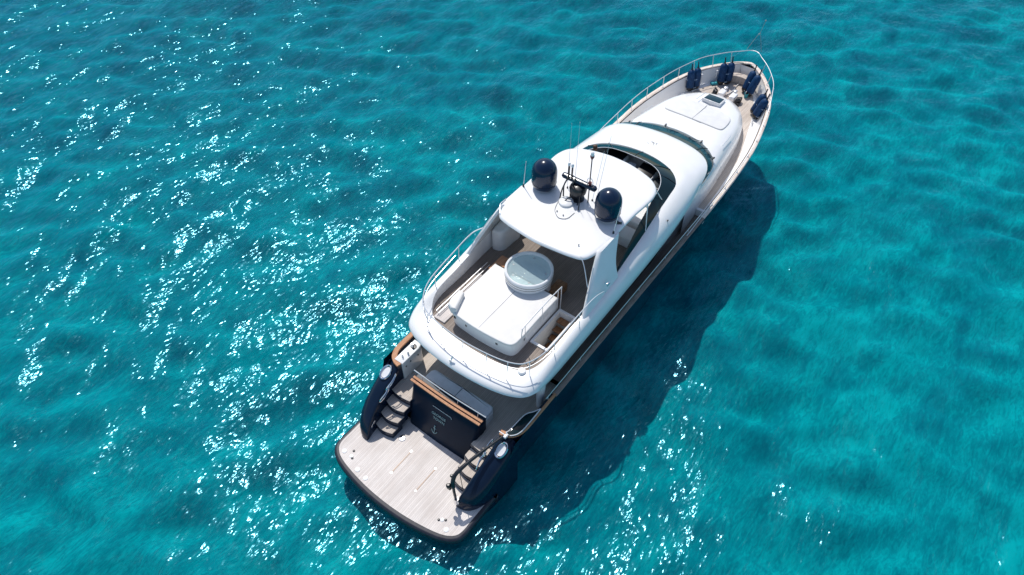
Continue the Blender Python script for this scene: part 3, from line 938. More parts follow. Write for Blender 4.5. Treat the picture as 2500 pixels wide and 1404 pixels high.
# windscreen round the flybridge front: green tinted, leaning in
W0 = [(8.75, 2.56, 4.74), (9.6, 2.5, 4.83), (11, 2.41, 4.97), (12.4, 2.27, 5.06), (13.4, 2.18, 5.10), (14.2, 2.06, 5.115), (14.78, 1.58, 5.12), (15.1, .85, 5.12), (15.21, 0, 5.12)]
W1 = [(8.85, 2.53, 4.76), (9.8, 2.36, 5.08), (11, 2.16, 5.33), (12.3, 1.95, 5.42), (13.35, 1.76, 5.45), (13.95, 1.42, 5.45), (14.24, 1.0, 5.45), (14.34, .5, 5.45), (14.35, 0, 5.45)]
def open_sym(h, n=5):
    h = [Vector(p) for p in h]
    full = h + [Vector((p.x, -p.y, p.z)) for p in h[-2::-1]]
    return cr(full, n)
c0, c1 = open_sym(W0), open_sym(W1)
mid = [(a + b_) / 2 + Vector((.0, 0, .03)) for a, b_ in zip(c0, c1)]
ws = MB().loft([c0, mid, c1], closed=False).build('windscreen', 'glass_green', fly, angle=60)
MB().tube(c1[16:-16], .013, 6).build('screen_frame', 'steel', ws)
for i in (len(c0) // 2, len(c0) // 2 - 9, len(c0) // 2 + 9, len(c0) // 2 - 15, len(c0) // 2 + 15):
    MB().tube([c0[i] + Vector((0, 0, .01)), mid[i] + Vector((.01, 0, .012)), c1[i]], .014, 6).build('screen_mullion', 'blackmetal', ws)

# emblem on the brow
mb = MB()
for x, y, a, l in ((15.75, .09, 20, .16), (15.92, .14, 65, .14), (15.78, -.1, -20, .16), (15.98, -.08, 40, .2), (16.1, .02, 80, .16), (16.08, -.16, 10, .12)):
    mb.tube(cr([(x - l / 2 * math.cos(R(a)), y - l / 2 * math.sin(R(a)), 5.055), (x, y + .02, 5.065), (x + l / 2 * math.cos(R(a)), y + l / 2 * math.sin(R(a)), 5.055)], 3), .014, 5)
mb.build('brow_emblem', 'grey', fly)

# wheelhouse windshield
G0 = [(15.0, 2.66, 4.36), (15.9, 2.5, 4.5), (16.45, 2.33, 4.62), (16.78, 2.08, 4.68), (17.05, 1.6, 4.70), (17.25, .9, 4.715), (17.31, 0, 4.72)]
G1 = [(15.1, 2.62, 4.28), (16.2, 2.54, 4.26), (17.0, 2.44, 4.24), (17.55, 2.25, 4.22), (18.12, 1.76, 4.2), (18.5, 1.05, 4.2), (18.66, 0, 4.2)]
g0, g1 = open_sym(G0), open_sym(G1)
gm = [(a + b_) / 2 + Vector((.05, 0, .05)) for a, b_ in zip(g0, g1)]
wsh = MB().loft([g0, gm, g1], closed=False).build('windshield', 'glass', Y, angle=60)
nn_ = len(g0) // 2
for i in (nn_ - 9, nn_ + 9):
    MB().tube([g0[i], gm[i] + Vector((.01, 0, .01)), g1[i]], .02, 6).build('windshield_mullion', 'blackmetal', wsh)
for i, s_ in ((nn_ - 13, 1), (nn_ - 3, 1), (nn_ + 6, -1), (nn_ + 14, -1)):
    b_ = g1[i] + Vector((.06, 0, .02))
    wp = MB().tube([b_, gm[i] * .7 + gm[i + (6 if i < nn_ else -6)] * .3 + Vector((.04, 0, .06))], .012, 5)
    wp.box(tuple(b_), (.14, .07, .05), bev=.015)
    wp.build('wiper', 'blackmetal', wsh)
MB().box((17.0, -1.35, 4.80), (.06, .06, .05), bev=.02).build('brow_lamp', 'lens', wsh)

# trunk cabin with the sunbathing pad
T0 = [(15.0, 2.45, 2.0), (16.2, 2.53, 2.0), (17.5, 2.48, 2.6), (18.7, 2.36, 2.6), (19.9, 2.24, 2.6), (21.2, 2.05, 2.6), (22.2, 1.75, 2.7), (22.95, 1.3, 2.7), (23.4, .75, 2.7), (23.56, 0, 2.7)]
def up(L0, dz_tab, ins, fx):
    out = []
    for x, y, z in L0:
        out.append((x - fx * max(0, (x - 21) / 2.5), max(y - ins, 0) if y > 0 else 0, lerp(dz_tab, x)))
    return out
zsh = [(15, 3.95), (18, 3.75), (21, 3.45), (23.6, 3.25)]
zsh2 = [(15, 4.1), (18, 3.95), (21, 3.68), (23.6, 3.48)]
ztop = [(15, 4.2), (18, 4.12), (18.7, 4.1), (21, 3.86), (23.6, 3.62)]
T1 = up(T0, zsh, .04, .06)
T2 = up(T0, zsh2, .13, .18)
T3 = up(T0, ztop, .36, .42)
T4 = up(T0, [(a, b_ + .035) for a, b_ in ztop], .85, .9)
T5 = up(T0, [(a, b_ + .06) for a, b_ in ztop], 1.7, 1.8)
def osym(h, n=5): return open_sym(h, n)
mb = MB().loft([osym(t) for t in (T0, T1, T2, T3, T4, T5)], closed=False)
k0 = len(mb.v) - len(osym(T5)); mb.f.append(tuple(range(k0, len(mb.v))))
trunk = mb.build('trunk_cabin', 'gel', Y, angle=60)
def trunk_z(x, y):
    e_ = lerp(ztop, x)
    wv = lerp([(15, 2.1), (20, 1.9), (21.2, 1.7), (22.4, 1.2), (23.5, .4)], x)
    return e_ + .05 * max(0, 1 - (abs(y) / wv) ** 2)
pad_o = symc([(20.02, 0), (20.03, .8), (20.05, 1.3), (20.17, 1.46), (20.6, 1.48), (21.1, 1.42), (21.36, 1.28), (21.5, 1.0), (21.62, .5), (21.65, 0)], 3)
sp = MB().slab([(p.x, p.y) for p in pad_o], lambda x, y: trunk_z(x, y) - .02, lambda x, y: trunk_z(x, y) + .055, .03).build('foredeck_sunpad', 'padgrey', trunk)
MB().tube([(x, 0, trunk_z(x, 0) + .055) for x in (20.03, 20.5, 21, 21.4, 21.63)], .012, 5).build('pad_seam', 'seam', sp)
MB().tube([(p.x, p.y, trunk_z(p.x, p.y) + .02) for p in pad_o], .016, 5, closed=True).build('pad_piping', 'seam', sp)
def ht_z(x, y): return lerp([(21.9, 3.90), (22.9, 3.74)], x)
hq = [(22.05, .47), (22.76, .44), (22.76, -.44), (22.05, -.47)]
fh = MB().slab(hq, lambda x, y: ht_z(x, y) - .2, lambda x, y: ht_z(x, y) + .03, .02).build('foredeck_hatch', 'gel', trunk)
MB().slab([(22.1, .41), (22.71, .39), (22.71, -.39), (22.1, -.41)], lambda x, y: ht_z(x, y) + .0, lambda x, y: ht_z(x, y) + .045, .01).build('hatch_pane', 'glass', fh)
for sgn in (1,):
    MB().tube([(21.75, .62, 3.95), (22.75, .6, 3.80)], .016, 6).build('grab_handle', 'steel', trunk)
for sgn in (1, -1):
    P = [(x, sgn * lerp([(18, 2.12), (20, 1.98), (21.3, 1.78)], x), lerp(ztop, x) + .05) for x in (18.9, 19.4, 19.9)]
    MB().tube(P, .016, 6).build('trunk_grab_rail', 'steel', trunk)

# hardtop
HT = symc([(7.45, 0), (7.52, .8), (7.62, 1.4), (7.8, 1.82), (8.35, 2.02), (9.2, 2.08), (9.9, 2.08), (10.7, 2.1), (11.6, 2.17), (12.1, 2.14), (12.5, 1.98), (12.8, 1.62), (12.98, 1.1), (13.1, .5), (13.12, 0)], 4)
def ht_top(x, y):
    return 6.08 + .07 * (1 - (y / 2.2) ** 2) - .05 * ((x - 10.3) / 2.8) ** 2
mb = MB()
def scaled(k, dz, f=None):
    c = Vector((10.3, 0, 0))
    return [(c.x + (p.x - c.x) * k, p.y * k, ht_top(c.x + (p.x - c.x) * k, p.y * k) + dz) for p in HT]
mb.loft([scaled(.94, -.17), scaled(.985, -.15), scaled(1.0, -.09), scaled(.992, -.035), scaled(.97, -.008), scaled(.93, 0), scaled(.75, 0), scaled(.5, 0), scaled(.25, 0)], True, True, True)
hard = mb.build('hardtop', 'gel', Y, angle=50)
# swept arch legs
for sgn in (1, -1):
    top = [(8.25, 2.02), (8.7, 2.06), (9.2, 2.08), (9.62, 2.09)]
    secs = []
    for t in [i / 8 for i in range(9)]:
        # aft edge and fore edge curves
        xa = 8.3 + (6.75 - 8.3) * t ** .9
        xf = 9.62 + (8.95 - 9.62) * (t ** 1.0) - .35 * math.sin(math.pi * t) * .6
        z = 6.06 + (4.42 - 6.06) * t
        zf = 6.06 + (4.72 - 6.06) * t
        yo = 2.12 + (2.66 - 2.12) * t ** .9
        yi = yo - .17
        secs.append([(xa, sgn * (yo - .03), z), (xa - .02, sgn * (yi + .08), z + .02), (xa + .05, sgn * yi, z), (xf - .05, sgn * yi, zf), (xf, sgn * (yo - .1), zf), (xf - .06, sgn * yo, zf), (xa + .15, sgn * yo, z)])
    lg = MB().loft(secs, True, True, True).build('arch_leg', 'gel', Y, angle=50)
    P = [(8.16 + (6.9 - 8.16) * t ** .9, sgn * (2.05 + .5 * t ** .9), 6.1 + (4.62 - 6.1) * t) for t in (.22, .4, .6, .8)]
    MB().tube(P, .02, 6).build('arch_handrail', 'steel', lg)
    if sgn < 0:
        sl_ = MB().box((8.15, -2.66, 5.0), (.16, .08, .12), bev=.02).build('side_lamp', 'mirror', lg)
    for (xb, yb, zb, xt, yt) in ((11.25, 2.38, 5.0, 11.65, 2.1), (13.0, 2.12, 5.1, 12.5, 1.9)):
        MB().tube([(xb, sgn * yb, zb), (xt, sgn * yt, 6.0)], .022, 7).build('hardtop_strut', 'steel', hard)

# aft flybridge: sunpad island, spa tub, steps
isl = symc([(4.16, 0), (4.19, .7), (4.25, 1.18), (4.4, 1.38), (4.8, 1.42), (6.0, 1.4), (6.9, 1.4), (6.98, 1.36), (7.0, 1.2), (7.0, 0)], 3)
isl_b = [(p.x + (.09 if p.x < 4.6 else 0), p.y * .97) for p in isl]
ib = MB().slab(isl_b, 3.755, 4.38, .02).build('sunpad_island', 'gel', fly)
ip = MB().slab([(p.x, p.y) for p in isl], 4.36, 4.50, .04, .03).build('aft_sunpad', 'pad', ib)
MB().tube([(4.24, 0, 4.496), (5, 0, 4.503), (7.0, 0, 4.503)], .010, 5).build('pad_seam', 'seam', ip)
MB().slab([(4.3, 1.02), (5.05, 1.28), (5.05, 1.5), (4.6, 1.5), (4.34, 1.42), (4.22, 1.2)], 4.44, 4.72, .07).build('headrest', 'pad', ib)
for y in (1.15, .6, -.05, -.72):
    MB().box((4.285 + .06 * (abs(y) / 1.2) ** 3, y, 4.12), (.05, .09, .1), bev=.012).build('fender_hook', 'black', ib)
MB().box((5.0, -1.37, 4.15), (.09, .05, .1), bev=.012).build('fender_hook', 'black', ib)
hr = MB().tube(cr([(4.75, -1.42, 4.45), (4.78, -1.43, 4.85), (5.0, -1.43, 4.98), (6.9, -1.43, 4.98), (7.1, -1.43, 4.8), (7.1, -1.43, 3.8)], 5), .02, 7).build('island_handrail', 'steel', ib)
for x in (4.95, 5.95, 6.9):
    MB().tube([(x, -1.43, 4.97), (x, -1.43, 4.0)], .014, 6).build('rail_post', 'steel', hr)
TC = (7.15, .0)
tub = MB().lathe([(.80, 3.756), (.84, 4.5), (.872, 4.58), (.885, 4.66), (.885, 4.88), (.875, 4.93), (.845, 4.95), (.80, 4.94), (.77, 4.88), (.75, 4.66), (.70, 4.5), (.6, 4.45)], (*TC, 0), 56).build('spa_tub', 'tubwhite', fly)
for z_ in (4.80, 4.69):
    MB().lathe([(.8885, z_), (.8885, z_ + .022)], (*TC, 0), 56, False, False).build('tub_band', 'black', tub)
MB().lathe([(.768, 4.86), (.01, 4.861)], (*TC, 0), 56, False, True).build('tub_water', 'tubwater', tub)
for a in (20, 100, 150, 215, 290):
    MB().lathe([(.035, 0), (.03, .006)], (TC[0] + .62 * math.cos(R(a)), TC[1] + .62 * math.sin(R(a)), 4.862), 10).build('tub_jet', 'seam', tub)
MB().box((7.65, -.92, 3.95), (.75, .42, .38), bev=.03).build('tub_step', 'tread', fly)
MB().box((7.35, 1.42, 3.92), (.85, .55, .34), bev=.03).build('tub_step', 'varnish', fly)
# long low bench rail and teak border to port of the island
MB().box((5.4, 1.72, 3.79), (2.6, .5, .06), bev=.01).build('port_plinth', 'teak', fly)
pr = MB()
for y, z in ((1.95, 4.0), (1.85, 3.92)):
    pr.tube([(4.25, y, z), (7.2, y, z)], .016, 6)
for x in (4.3, 5.5, 6.6):
    pr.tube([(x, 1.9, 3.82), (x, 1.95, 4.0)], .013, 5)
pr.build('plinth_rail', 'steel', fly)
# rounded locker inside the port arch leg
MB().slab(cr([(8.2, 2.46, 0), (8.1, 2.2, 0), (8.3, 1.98, 0), (8.8, 1.95, 0), (9.3, 1.96, 0), (9.3, 2.46, 0)], 4, True), 3.755, 4.75, .1).build('port_locker', 'white', fly)
# stainless rails round the aft end
top = symc([(3.42, 0, 4.55), (3.5, 1.1, 4.55), (3.66, 1.9, 4.56), (3.95, 2.32, 4.6), (4.7, 2.62, 4.78), (6.2, 2.68, 4.92), (7.75, 2.7, 4.62)], 5)
def rail_half(sgn, P): return [(x, sgn * y, z) for x, y, z in P]
def rail(zoff, xend):
    h = [(3.42, 0, 4.5), (3.5, 1.1, 4.5), (3.68, 1.85, 4.5), (3.98, 2.26, 4.55), (4.7, 2.55, 4.72), (6.2, 2.62, 4.92), (7.2, 2.66, 4.98), (7.9, 2.68, 4.72), (8.0, 2.68, 4.6)]
    h = [(x, y, z + zoff) for x, y, z in h if x <= xend]
    return cr([(x, y, z) for x, y, z in h[::-1]] + [(x, -y, z) for x, y, z in h[1:]], 5)
ar = MB().tube(rail(.12, 9), .021, 7).build('aft_guard_rail', 'steel', fly)
MB().tube(rail(-.14, 6.5), .013, 6).build('aft_mid_rail', 'steel', ar)
st = [(3.42, .0), (3.47, .95), (3.6, 1.72), (4.02, 2.28), (5.0, 2.58), (6.4, 2.63)]
for i, (x, y) in enumerate(st):
    for sgn in ((1, -1) if y else (1,)):
        z1 = rlerp([(3.42, 4.62), (3.68, 4.62), (3.98, 4.67), (4.7, 4.84), (6.2, 5.04), (7.2, 5.1)], x)
        z0 = lerp([(3.4, 3.79), (3.7, 3.81), (4.02, 3.92), (4.7, 4.16), (6.2, 4.36), (7, 4.45)], x)
        MB().tube([(x - .12 if x < 3.9 else x, sgn * (y + .03), z0), (x, sgn * y, z1)], .016, 6).build('stanchion', 'steel', ar)
MB().box((2.98, .25, 3.8), (.07, .07, .12), bev=.02).tube([(2.98, .25, 3.8), (3.08, .2, 3.98)], .03, 7).build('stern_light', 'steel', fly)
MB().lathe([(.14, 0), (.14, .1), (.11, .13)], (4.02, -1.98, 3.82), 18).build('capstan_cover', 'gel', fly)

# flybridge helm: consoles, seats
for y0, y1, xa in ((1.28, .36, 14.35), (-.28, -1.12, 14.25)):
    yc, wd = (y0 + y1) / 2, y0 - y1
    hc = MB().box((xa, yc, 4.42), (.85, wd, 1.3), bev=.09).build('helm_console', 'gel', fly)
    MB().box((xa - .02, yc, 5.08), (.8, wd - .12, .06), ry=R(-4), bev=.16).build('instrument_panel', 'black', hc)
MB().box((14.25, .06, 4.42), (.6, .36, 1.1), bev=.05).build('centre_console', 'cushion', fly)
MB().box((14.0, -1.42, 4.52), (.7, .5, .9), bev=.05).build('side_locker', 'slate', fly)
MB().box((12.6, -1.45, 4.02), (1.0, .8, .52), bev=.06).build('helm_seat', 'gel', fly)
MB().box((13.55, -1.5, 4.3), (.65, .62, .12), bev=.04).build('seat_cushion', 'cushion', fly)
MB().box((13.3, -1.5, 4.0), (1.2, .75, .5), bev=.05).build('seat_base', 'white', fly)
MB().box((11.55, -1.3, 3.98), (.7, 1.2, .46), bev=.05).build('fly_bench', 'white', fly)
MB().box((12.4, 1.3, 4.0), (1.6, 1.0, .5), bev=.06).build('fly_bench', 'white', fly)
st_ = MB()
st_.tube([(13.75 + .0, .95 + .19 * math.cos(a), 4.95 + .19 * math.sin(a)) for a in [2 * math.pi * k / 18 for k in range(18)]], .015, 6, closed=True)
st_.build('steering_wheel', 'black', fly)

# satellite domes
for sgn in (1, -1):
    cx, cy, z0 = 9.95, sgn * 1.37, 6.14
    pr_ = [(.36, 0), (.43, .06), (.5, .16), (.53, .34), (.54, .62), (.535, .8)]
    pr_ += [(.535 * math.cos(R(a)), .8 + .545 * math.sin(R(a))) for a in (15, 30, 45, 60, 72, 82, 88)]
    pr_ = [(r_ * .885, z_ * .9) for r_, z_ in pr_]
    dm = MB().lathe(pr_, (cx, cy, z0), 40).build('satellite_dome', 'dome', hard, angle=60)
    MB().lathe([(.27, -.08), (.30, -.06), (.32, .02)], (cx, cy, z0), 28).build('dome_foot', 'gel', dm)
    MB().lathe([(.463, .25), (.467, .26), (.474, .27)], (cx, cy, z0), 40, False, False).build('dome_seam', 'black', dm)
MB().box((9.62, -1.95, 6.42), (.12, .1, .12), bev=.03).tube([(9.6, -1.95, 6.4), (9.65, -2.12, 6.46)], .05, 8).build('horn', 'blackmetal', hard)

# radar and mast gear on the hardtop
radar = MB().lathe([(.26, 6.14), (.26, 6.2), (.16, 6.25), (.16, 6.42), (.30, 6.46), (.33, 6.66), (.28, 6.76), (.14, 6.82)], (10.12, .0, 0), 20).build('radar', 'blackmetal', hard)
MB().box((10.16, 0, 6.90), (.22, 1.46, .2), bev=.09).build('radar_bar', 'dome', radar)
MB().lathe([(.24, 6.1), (.28, 6.14), (.27, 6.22), (.2, 6.26)], (9.68, .2, 0), 28).build('antenna_puck', 'gel', hard)
mast = MB()
for y in (.42, .12):
    mast.tube(cr([(9.95, y + .08, 6.13), (9.98, y + .1, 6.6), (10.05, y, 6.95), (10.1, y, 7.05)], 5), .028, 7)
mast.tube(cr([(9.75, .52, 6.13), (9.85, .5, 6.55), (10.05, .42, 6.9), (10.25, .3, 6.95), (10.2, .1, 6.55), (10.0, -.12, 6.3), (9.8, -.2, 6.13)], 5), .025, 7)
mast.tube([(10.08, .47, 6.95), (10.08, .12, 6.95)], .025, 7)
mast.tube([(10.08, .42, 7.0), (10.08, .42, 7.55)], .04, 7)
mast.tube([(10.08, .28, 7.0), (10.08, .28, 7.5)], .035, 7)
mast.tube(cr([(9.6, .3, 6.15), (9.75, .12, 6.4), (10.0, -.05, 6.45), (9.75, -.3, 6.4), (9.6, -.38, 6.15)], 5), .022, 7)
mast.build('mast_frame', 'blackmetal', hard)
for y in (.42, .28):
    MB().lathe([(.05, 0), (.05, .09), (.03, .12)], (10.08, y, 7.5), 12).build('mast_light', 'lens', hard)
pole = MB().tube([(10.18, -.42, 6.12), (10.12, -.44, 8.2)], .022, 8).build('light_pole', 'blackmetal', hard)
MB().lathe([(.03, 0), (.075, .1), (.075, .16)], (10.12, -.44, 8.14), 12).build('lantern_base', 'red', pole)
MB().lathe([(.06, 0), (.06, .13), (.03, .16)], (10.12, -.44, 8.30), 12).build('lantern', 'lens', pole)
MB().tube([(10.15, -.44 + .12 * math.cos(a), 7.12 + .17 * math.sin(a)) for a in [2 * math.pi * k / 20 for k in range(20)]], .014, 6, closed=True).build('lantern_guard', 'steel', pole)
MB().lathe([(.03, 0), (.07, .08), (.07, .12)], (10.15, -.44, 6.98), 12).build('lantern_base', 'red', pole)
for (x, y, dx, dy, h, r_, mm_) in ((10.4, .62, .0, .02, 2.9, .008, 'steel'), (10.5, .38, .0, .0, 3.0, .008, 'steel'), (10.35, -.5, .05, -.22, 2.35, .0075, 'steel'), (10.3, -.66, .05, -.28, 3.1, .0075, 'steel'), (9.55, 2.02, 0, -.1, 1.2, .014, 'lens'), (9.4, -1.98, .0, -.13, 1.25, .014, 'lens')):
    an = MB().tube([(x, y, 6.1), (x + dx * .2, y + dy * .2, 6.1 + h * .2), (x + dx, y + dy, 6.1 + h)], [r_ * 1.5, r_ * 1.2, r_ * .7], 6).build('whip_antenna', mm_, hard)
    MB().lathe([(.04, 0), (.03, .12)], (x, y, 6.08), 10).build('antenna_base', 'blackmetal', an)
cb = MB()
cb.tube(cr([(9.7, .5, 6.15), (9.2, .35, 6.16), (9.0, .2, 6.155), (8.85, -.05, 6.155), (9.0, -.3, 6.16), (9.4, -.35, 6.155)], 5), .012, 5)
cb.build('antenna_cable', 'grey', hard)
mb = MB()
mb.ball((8.15, -1.35, 6.14), .03, 5); mb.ball((9.9, 1.7, 6.13), .03, 5); mb.ball((9.1, .2, 6.17), .03, 5); mb.ball((9.05, -.1, 6.17), .03, 5)
mb.build('cable_gland', 'grey', hard)
for sgn in (1, -1):   # curved grab bars at the hardtop quarters
    P = cr([(7.75, sgn * 1.7, 6.1), (7.6, sgn * 1.95, 5.9), (7.35, sgn * 2.3, 5.3)], 5) if sgn < 0 else cr([(7.85, 1.82, 6.08), (8.2, 2.08, 6.12), (8.6, 2.12, 6.08)], 5)
    MB().tube(P, .016, 6).build('grab_bar', 'steel', hard)

# bow rail, stanchions, pulpit staff
def railp(x, up_):
    return bs(x) + .02 - .0, zs(x) + up_
def low(x): return lerp([(14, 0), (15, .18), (17, .38), (20, .36), (22, .16), (23.5, 0)], x)
xr = [14.0, 15.5, 17, 18.5, 19.6, 20.7, 21.8, 22.9, 23.9, 24.7, 25.4, 26.0, 26.5]
h = [(x, bs(x) - .07 + (.06 if x > 24 else 0), zs(x) + lerp([(14, .05), (15.0, .35), (17, .6), (27, .66)], x)) for x in xr] + [(26.80, .25, 4.28)]
full = [Vector(p) for p in h] + [Vector((26.88, 0, 4.29))] + [Vector((p[0], -p[1], p[2] - low(p[0]))) for p in h[::-1]]
br = MB().tube(cr(full, 4), .017, 7).build('bow_rail', 'steel', Y)
for x in [16.2, 17.4, 18.6, 19.8, 21.0, 22.2, 23.3, 24.3, 25.3, 26.1]:
    for sgn in (1, -1):
        yt = bs(x) - .07 + (.06 if x > 24 else 0)
        zt2 = zs(x) + lerp([(14, .05), (15.0, .35), (17, .6), (27, .66)], x)
        MB().tube([(x, sgn * (bs(x) - .1), zs(x) + .04), (x, sgn * yt, zt2 - (low(x) if sgn < 0 else 0))], .017, 6).lathe([(.04, 0), (.04, .02)], (x, sgn * (bs(x) - .1), zs(x) + .045), 8).build('stanchion', 'steel', br)
sr = MB()
for sgn in (1, -1):
    sr.tube([(x, sgn * (bs(x) - .14), zs(x) + .2) for x in (4.3, 6, 8, 10, 12, 14, 15.6)], .016, 6)
    for x in (4.4, 6.4, 8.4, 10.4, 12.4, 14.2, 15.6):
        sr.tube([(x, sgn * (bs(x) - .12), zs(x) + .04), (x, sgn * (bs(x) - .14), zs(x) + .2)], .014, 5)
sr.build('side_hand_rail', 'steel', Y)
js = MB()
js.tube([(26.75, .42, 4.3), (27.05, .12, 5.1)], .009, 6)
js.tube([(26.9, -.3, 4.33), (27.05, .04, 5.2)], .009, 6)
js.tube([(27.04, .08, 5.05), (27.2, 0, 5.78)], .009, 6)
js.ball((27.2, 0, 5.8), .04, 6); js.ball((27.05, .1, 5.12), .035, 5)
js.build('jack_staff', 'grey', Y)

# windlass group and bow fittings
for sgn in (1, -1):
    wl = MB().box((24.3 - .02, sgn * .3, 3.06), (.5, .32, .3), bev=.07).build('windlass', 'gel', Y)
    MB().lathe([(.06, 0), (.06, .1), (.1, .12), (.1, .18), (.07, .2)], (24.55, sgn * .26, 3.1), 14).build('capstan_head', 'steel', wl)
    g = MB()
    for k in range(4):
        g.tube([(24.12 + .16 * math.cos(a) + .04 * k, sgn * (.56 + .05 * k), 3.08 + .13 * math.sin(a)) for a in [2 * math.pi * q / 14 for q in range(14)]], .028, 6, closed=True)
    g.box((24.1, sgn * .66, 2.97), (.34, .22, .1), bev=.02)
    g.build('chain_gypsy', 'blackmetal', wl)
    P = [(24.6, sgn * .2, 2.95), (25.3, sgn * .16, 2.96), (26.0, sgn * .12, 3.34)]
    for x, y in ((23.75, 1.62), (23.0, 1.95)):
        c_ = MB().tube([(x - .16, sgn * y, 3.02), (x + .16, sgn * (y - .08), 3.02)], .022, 6)
        c_.tube([(x - .06, sgn * y, 2.88), (x - .06, sgn * y, 3.02)], .018, 5)
        c_.tube([(x + .06, sgn * (y - .03), 2.88), (x + .06, sgn * (y - .03), 3.02)], .018, 5)
        c_.build('mooring_cleat', 'steel', Y)
mb = MB().tube(cr([(24.5, .1, 2.94), (24.9, .02, 2.94), (25.5, .05, 2.95), (26.1, 0, 3.0)], 5), .03, 6)
mb.build('anchor_chain', 'steel', Y)
MB().tube(cr([(25.9, 1.0, 3.68), (26.3, .62, 3.68), (26.5, .3, 3.68)], 5), .03, 6).build('anchor_fairlead', 'blackmetal', Y)
# small fittings on the starboard superstructure side: vents and hooks
for x, z in ((7.2, 3.35), (6.1, 3.2), (5.6, 3.05)):
    MB().box((x, -(wall_y(x, min(z, zt_(x))) + .05), z - .5), (.3, .05, .12), bev=.02).build('side_vent', 'blackmetal', dh)
for x, y, z in ((12.4, -2.72, 4.86), (9.2, -2.72, 4.62)):
    MB().box((x, y, z), (.06, .05, .06), bev=.015).build('cover_stud', 'black', fly)
# pairs of steel hoops that hold the fenders inside the bow rail
FP = [((23.72, 1.86), (24.05, 1.69)), ((25.22, .84), (25.5, .58)), ((25.27, -.50), (25.06, -.80)), ((23.78, -1.64), (23.50, -1.86))]
for pq in FP:
    a, b_ = pq
    a, b_ = Vector((*a, 0)), Vector((*b_, 0))
    d = (b_ - a).normalized()
    nn = Vector((-d.y, d.x, 0))
    c = (a + b_) / 2
    hp = MB()
    for z in (3.12, 3.55):
        P = []
        for k in range(24):
            t = 2 * math.pi * k / 24
            P.append(c + d * (.40 * math.cos(t)) + nn * (.21 * math.sin(t)) + Vector((0, 0, z)) + Vector(((c.x - 22.2), c.y * 1.6, 0)).normalized() * (z - 2.95) * math.tan(R((6, 6, 22, 17)[FP.index(pq)])))
        hp.tube(P, .016, 6, closed=True)
    hp.build('fender_rack', 'mirror', Y)

# ------------------------------------------------------------------ fenders
def make_fender():
    root = empty('fender')
    pr_ = [(.04, .0), (.11, .02), (.17, .08), (.195, .16), (.20, .55), (.195, .9), (.165, 1.02), (.10, 1.09), (.04, 1.12)]
    MB().lathe(pr_, (0, 0, 0), 20).build('fender_body', 'fender', root, angle=60)
    MB().lathe([(.02, -.015), (.115, .0), (.178, .08), (.2, .15), (.202, .2)], (0, 0, 0), 20, True, False).build('end_cap', 'black', root, angle=60)
    MB().lathe([(.042, 1.10), (.05, 1.14), (.04, 1.2), (.02, 1.22)], (0, 0, 0), 12).build('eye', 'black', root)
    MB().tube(cr([(0, 0, 1.18), (.0, .01, 1.3), (0, .03, 1.42)], 4), .03, 6).build('lanyard', 'navyrope', root)
    return root
def dup(r):
    c = r.copy(); COL.objects.link(c)
    for ch in list(r.children):
        d = ch.copy(); COL.objects.link(d); d.parent = c
    return c
fl = ['blue cylindrical fender on port bow rail, aft one of the pair nearest the white sunpad',
      'blue cylindrical fender on port bow rail, forward one of the pair nearest the white sunpad',
      'blue cylindrical fender at the very bow beside the turquoise cloth on deck',
      'blue cylindrical fender at the very bow, beyond the one near the turquoise cloth',
      'slanting blue fender on starboard bow, forward one of the pair above turquoise bucket',
      'slanting blue fender on starboard bow standing right behind the turquoise bucket',
      'slanting blue fender, forward one of the aftermost starboard pair',
      'slanting blue fender farthest aft along the starboard bow rail, lower right of all']
proto = make_fender()
k = 0
for i, (a, b_) in enumerate(FP):
    for (x, y) in (a, b_):
        o = proto if k == 0 else dup(proto)
        # top leans outboard to the rail
        ln = (R(6), R(6), R(22), R(17))[i]
        out = Vector((x - 22.2, y * 1.6, 0)).normalized()
        o.location = (x - out.x * .05, y - out.y * .05, 2.95)
        ax = Vector((0, 0, 1)).cross(out)
        q = Matrix.Rotation(ln, 4, ax)
        o.rotation_euler = q.to_euler()
        tag(o, fl[k], 'fender', 'blue fenders racked inside the bow rail')
        k += 1

# loose turquoise things by the fenders
tb = MB().slab([(24.95, 1.28), (25.22, 1.02), (25.1, .88), (24.82, 1.12)], 2.935, 3.03, .03).build('folded_towel', 'turq')
tag(tb, 'folded turquoise towel on the bow deck beside the port fenders', 'towel')
bk = empty('bucket', (24.86, -.74, 2.935))
MB().lathe([(.085, 0), (.11, .22), (.115, .23), (.10, .22), (.08, .03)], (0, 0, 0), 18, True, True).build('bucket_body', 'turq', bk)
MB().tube([(.11 * math.cos(t), .11 * math.sin(t) * .3, .22 + .1 * math.sin(t)) for t in [math.pi * q / 8 for q in range(9)]], .008, 5).build('handle', 'steel', bk)
tag(bk, 'small turquoise bucket on deck at the foot of the starboard fenders', 'bucket')

# ------------------------------------------------------------------ person at the flybridge helm
def skin_mesh(joints, edges, root, sub=2):
    me = bpy.data.meshes.new('tmp')
    me.from_pydata([j[0] for j in joints], edges, [])
    o = bpy.data.objects.new('tmp', me); COL.objects.link(o)
    md = o.modifiers.new('s', 'SKIN')
    md.use_smooth_shade = True
    sl = me.skin_vertices[0].data
    for i, j in enumerate(joints):
        r_ = j[1]
        sl[i].radius = r_ if isinstance(r_, tuple) else (r_, r_)
        sl[i].use_root = (i == root)
    s2 = o.modifiers.new('u', 'SUBSURF'); s2.levels = sub; s2.render_levels = sub
    dg = bpy.context.evaluated_depsgraph_get()
    m2 = bpy.data.meshes.new_from_object(o.evaluated_get(dg))
    bpy.data.objects.remove(o)
    return m2
MB().box((13.85, 1.54, 3.80), (.6, .55, .09), bev=.02).build('helm_step', 'slate', fly)
person = empty('person', (13.86, 1.52, 3.845), R(0))
PH = 1.72
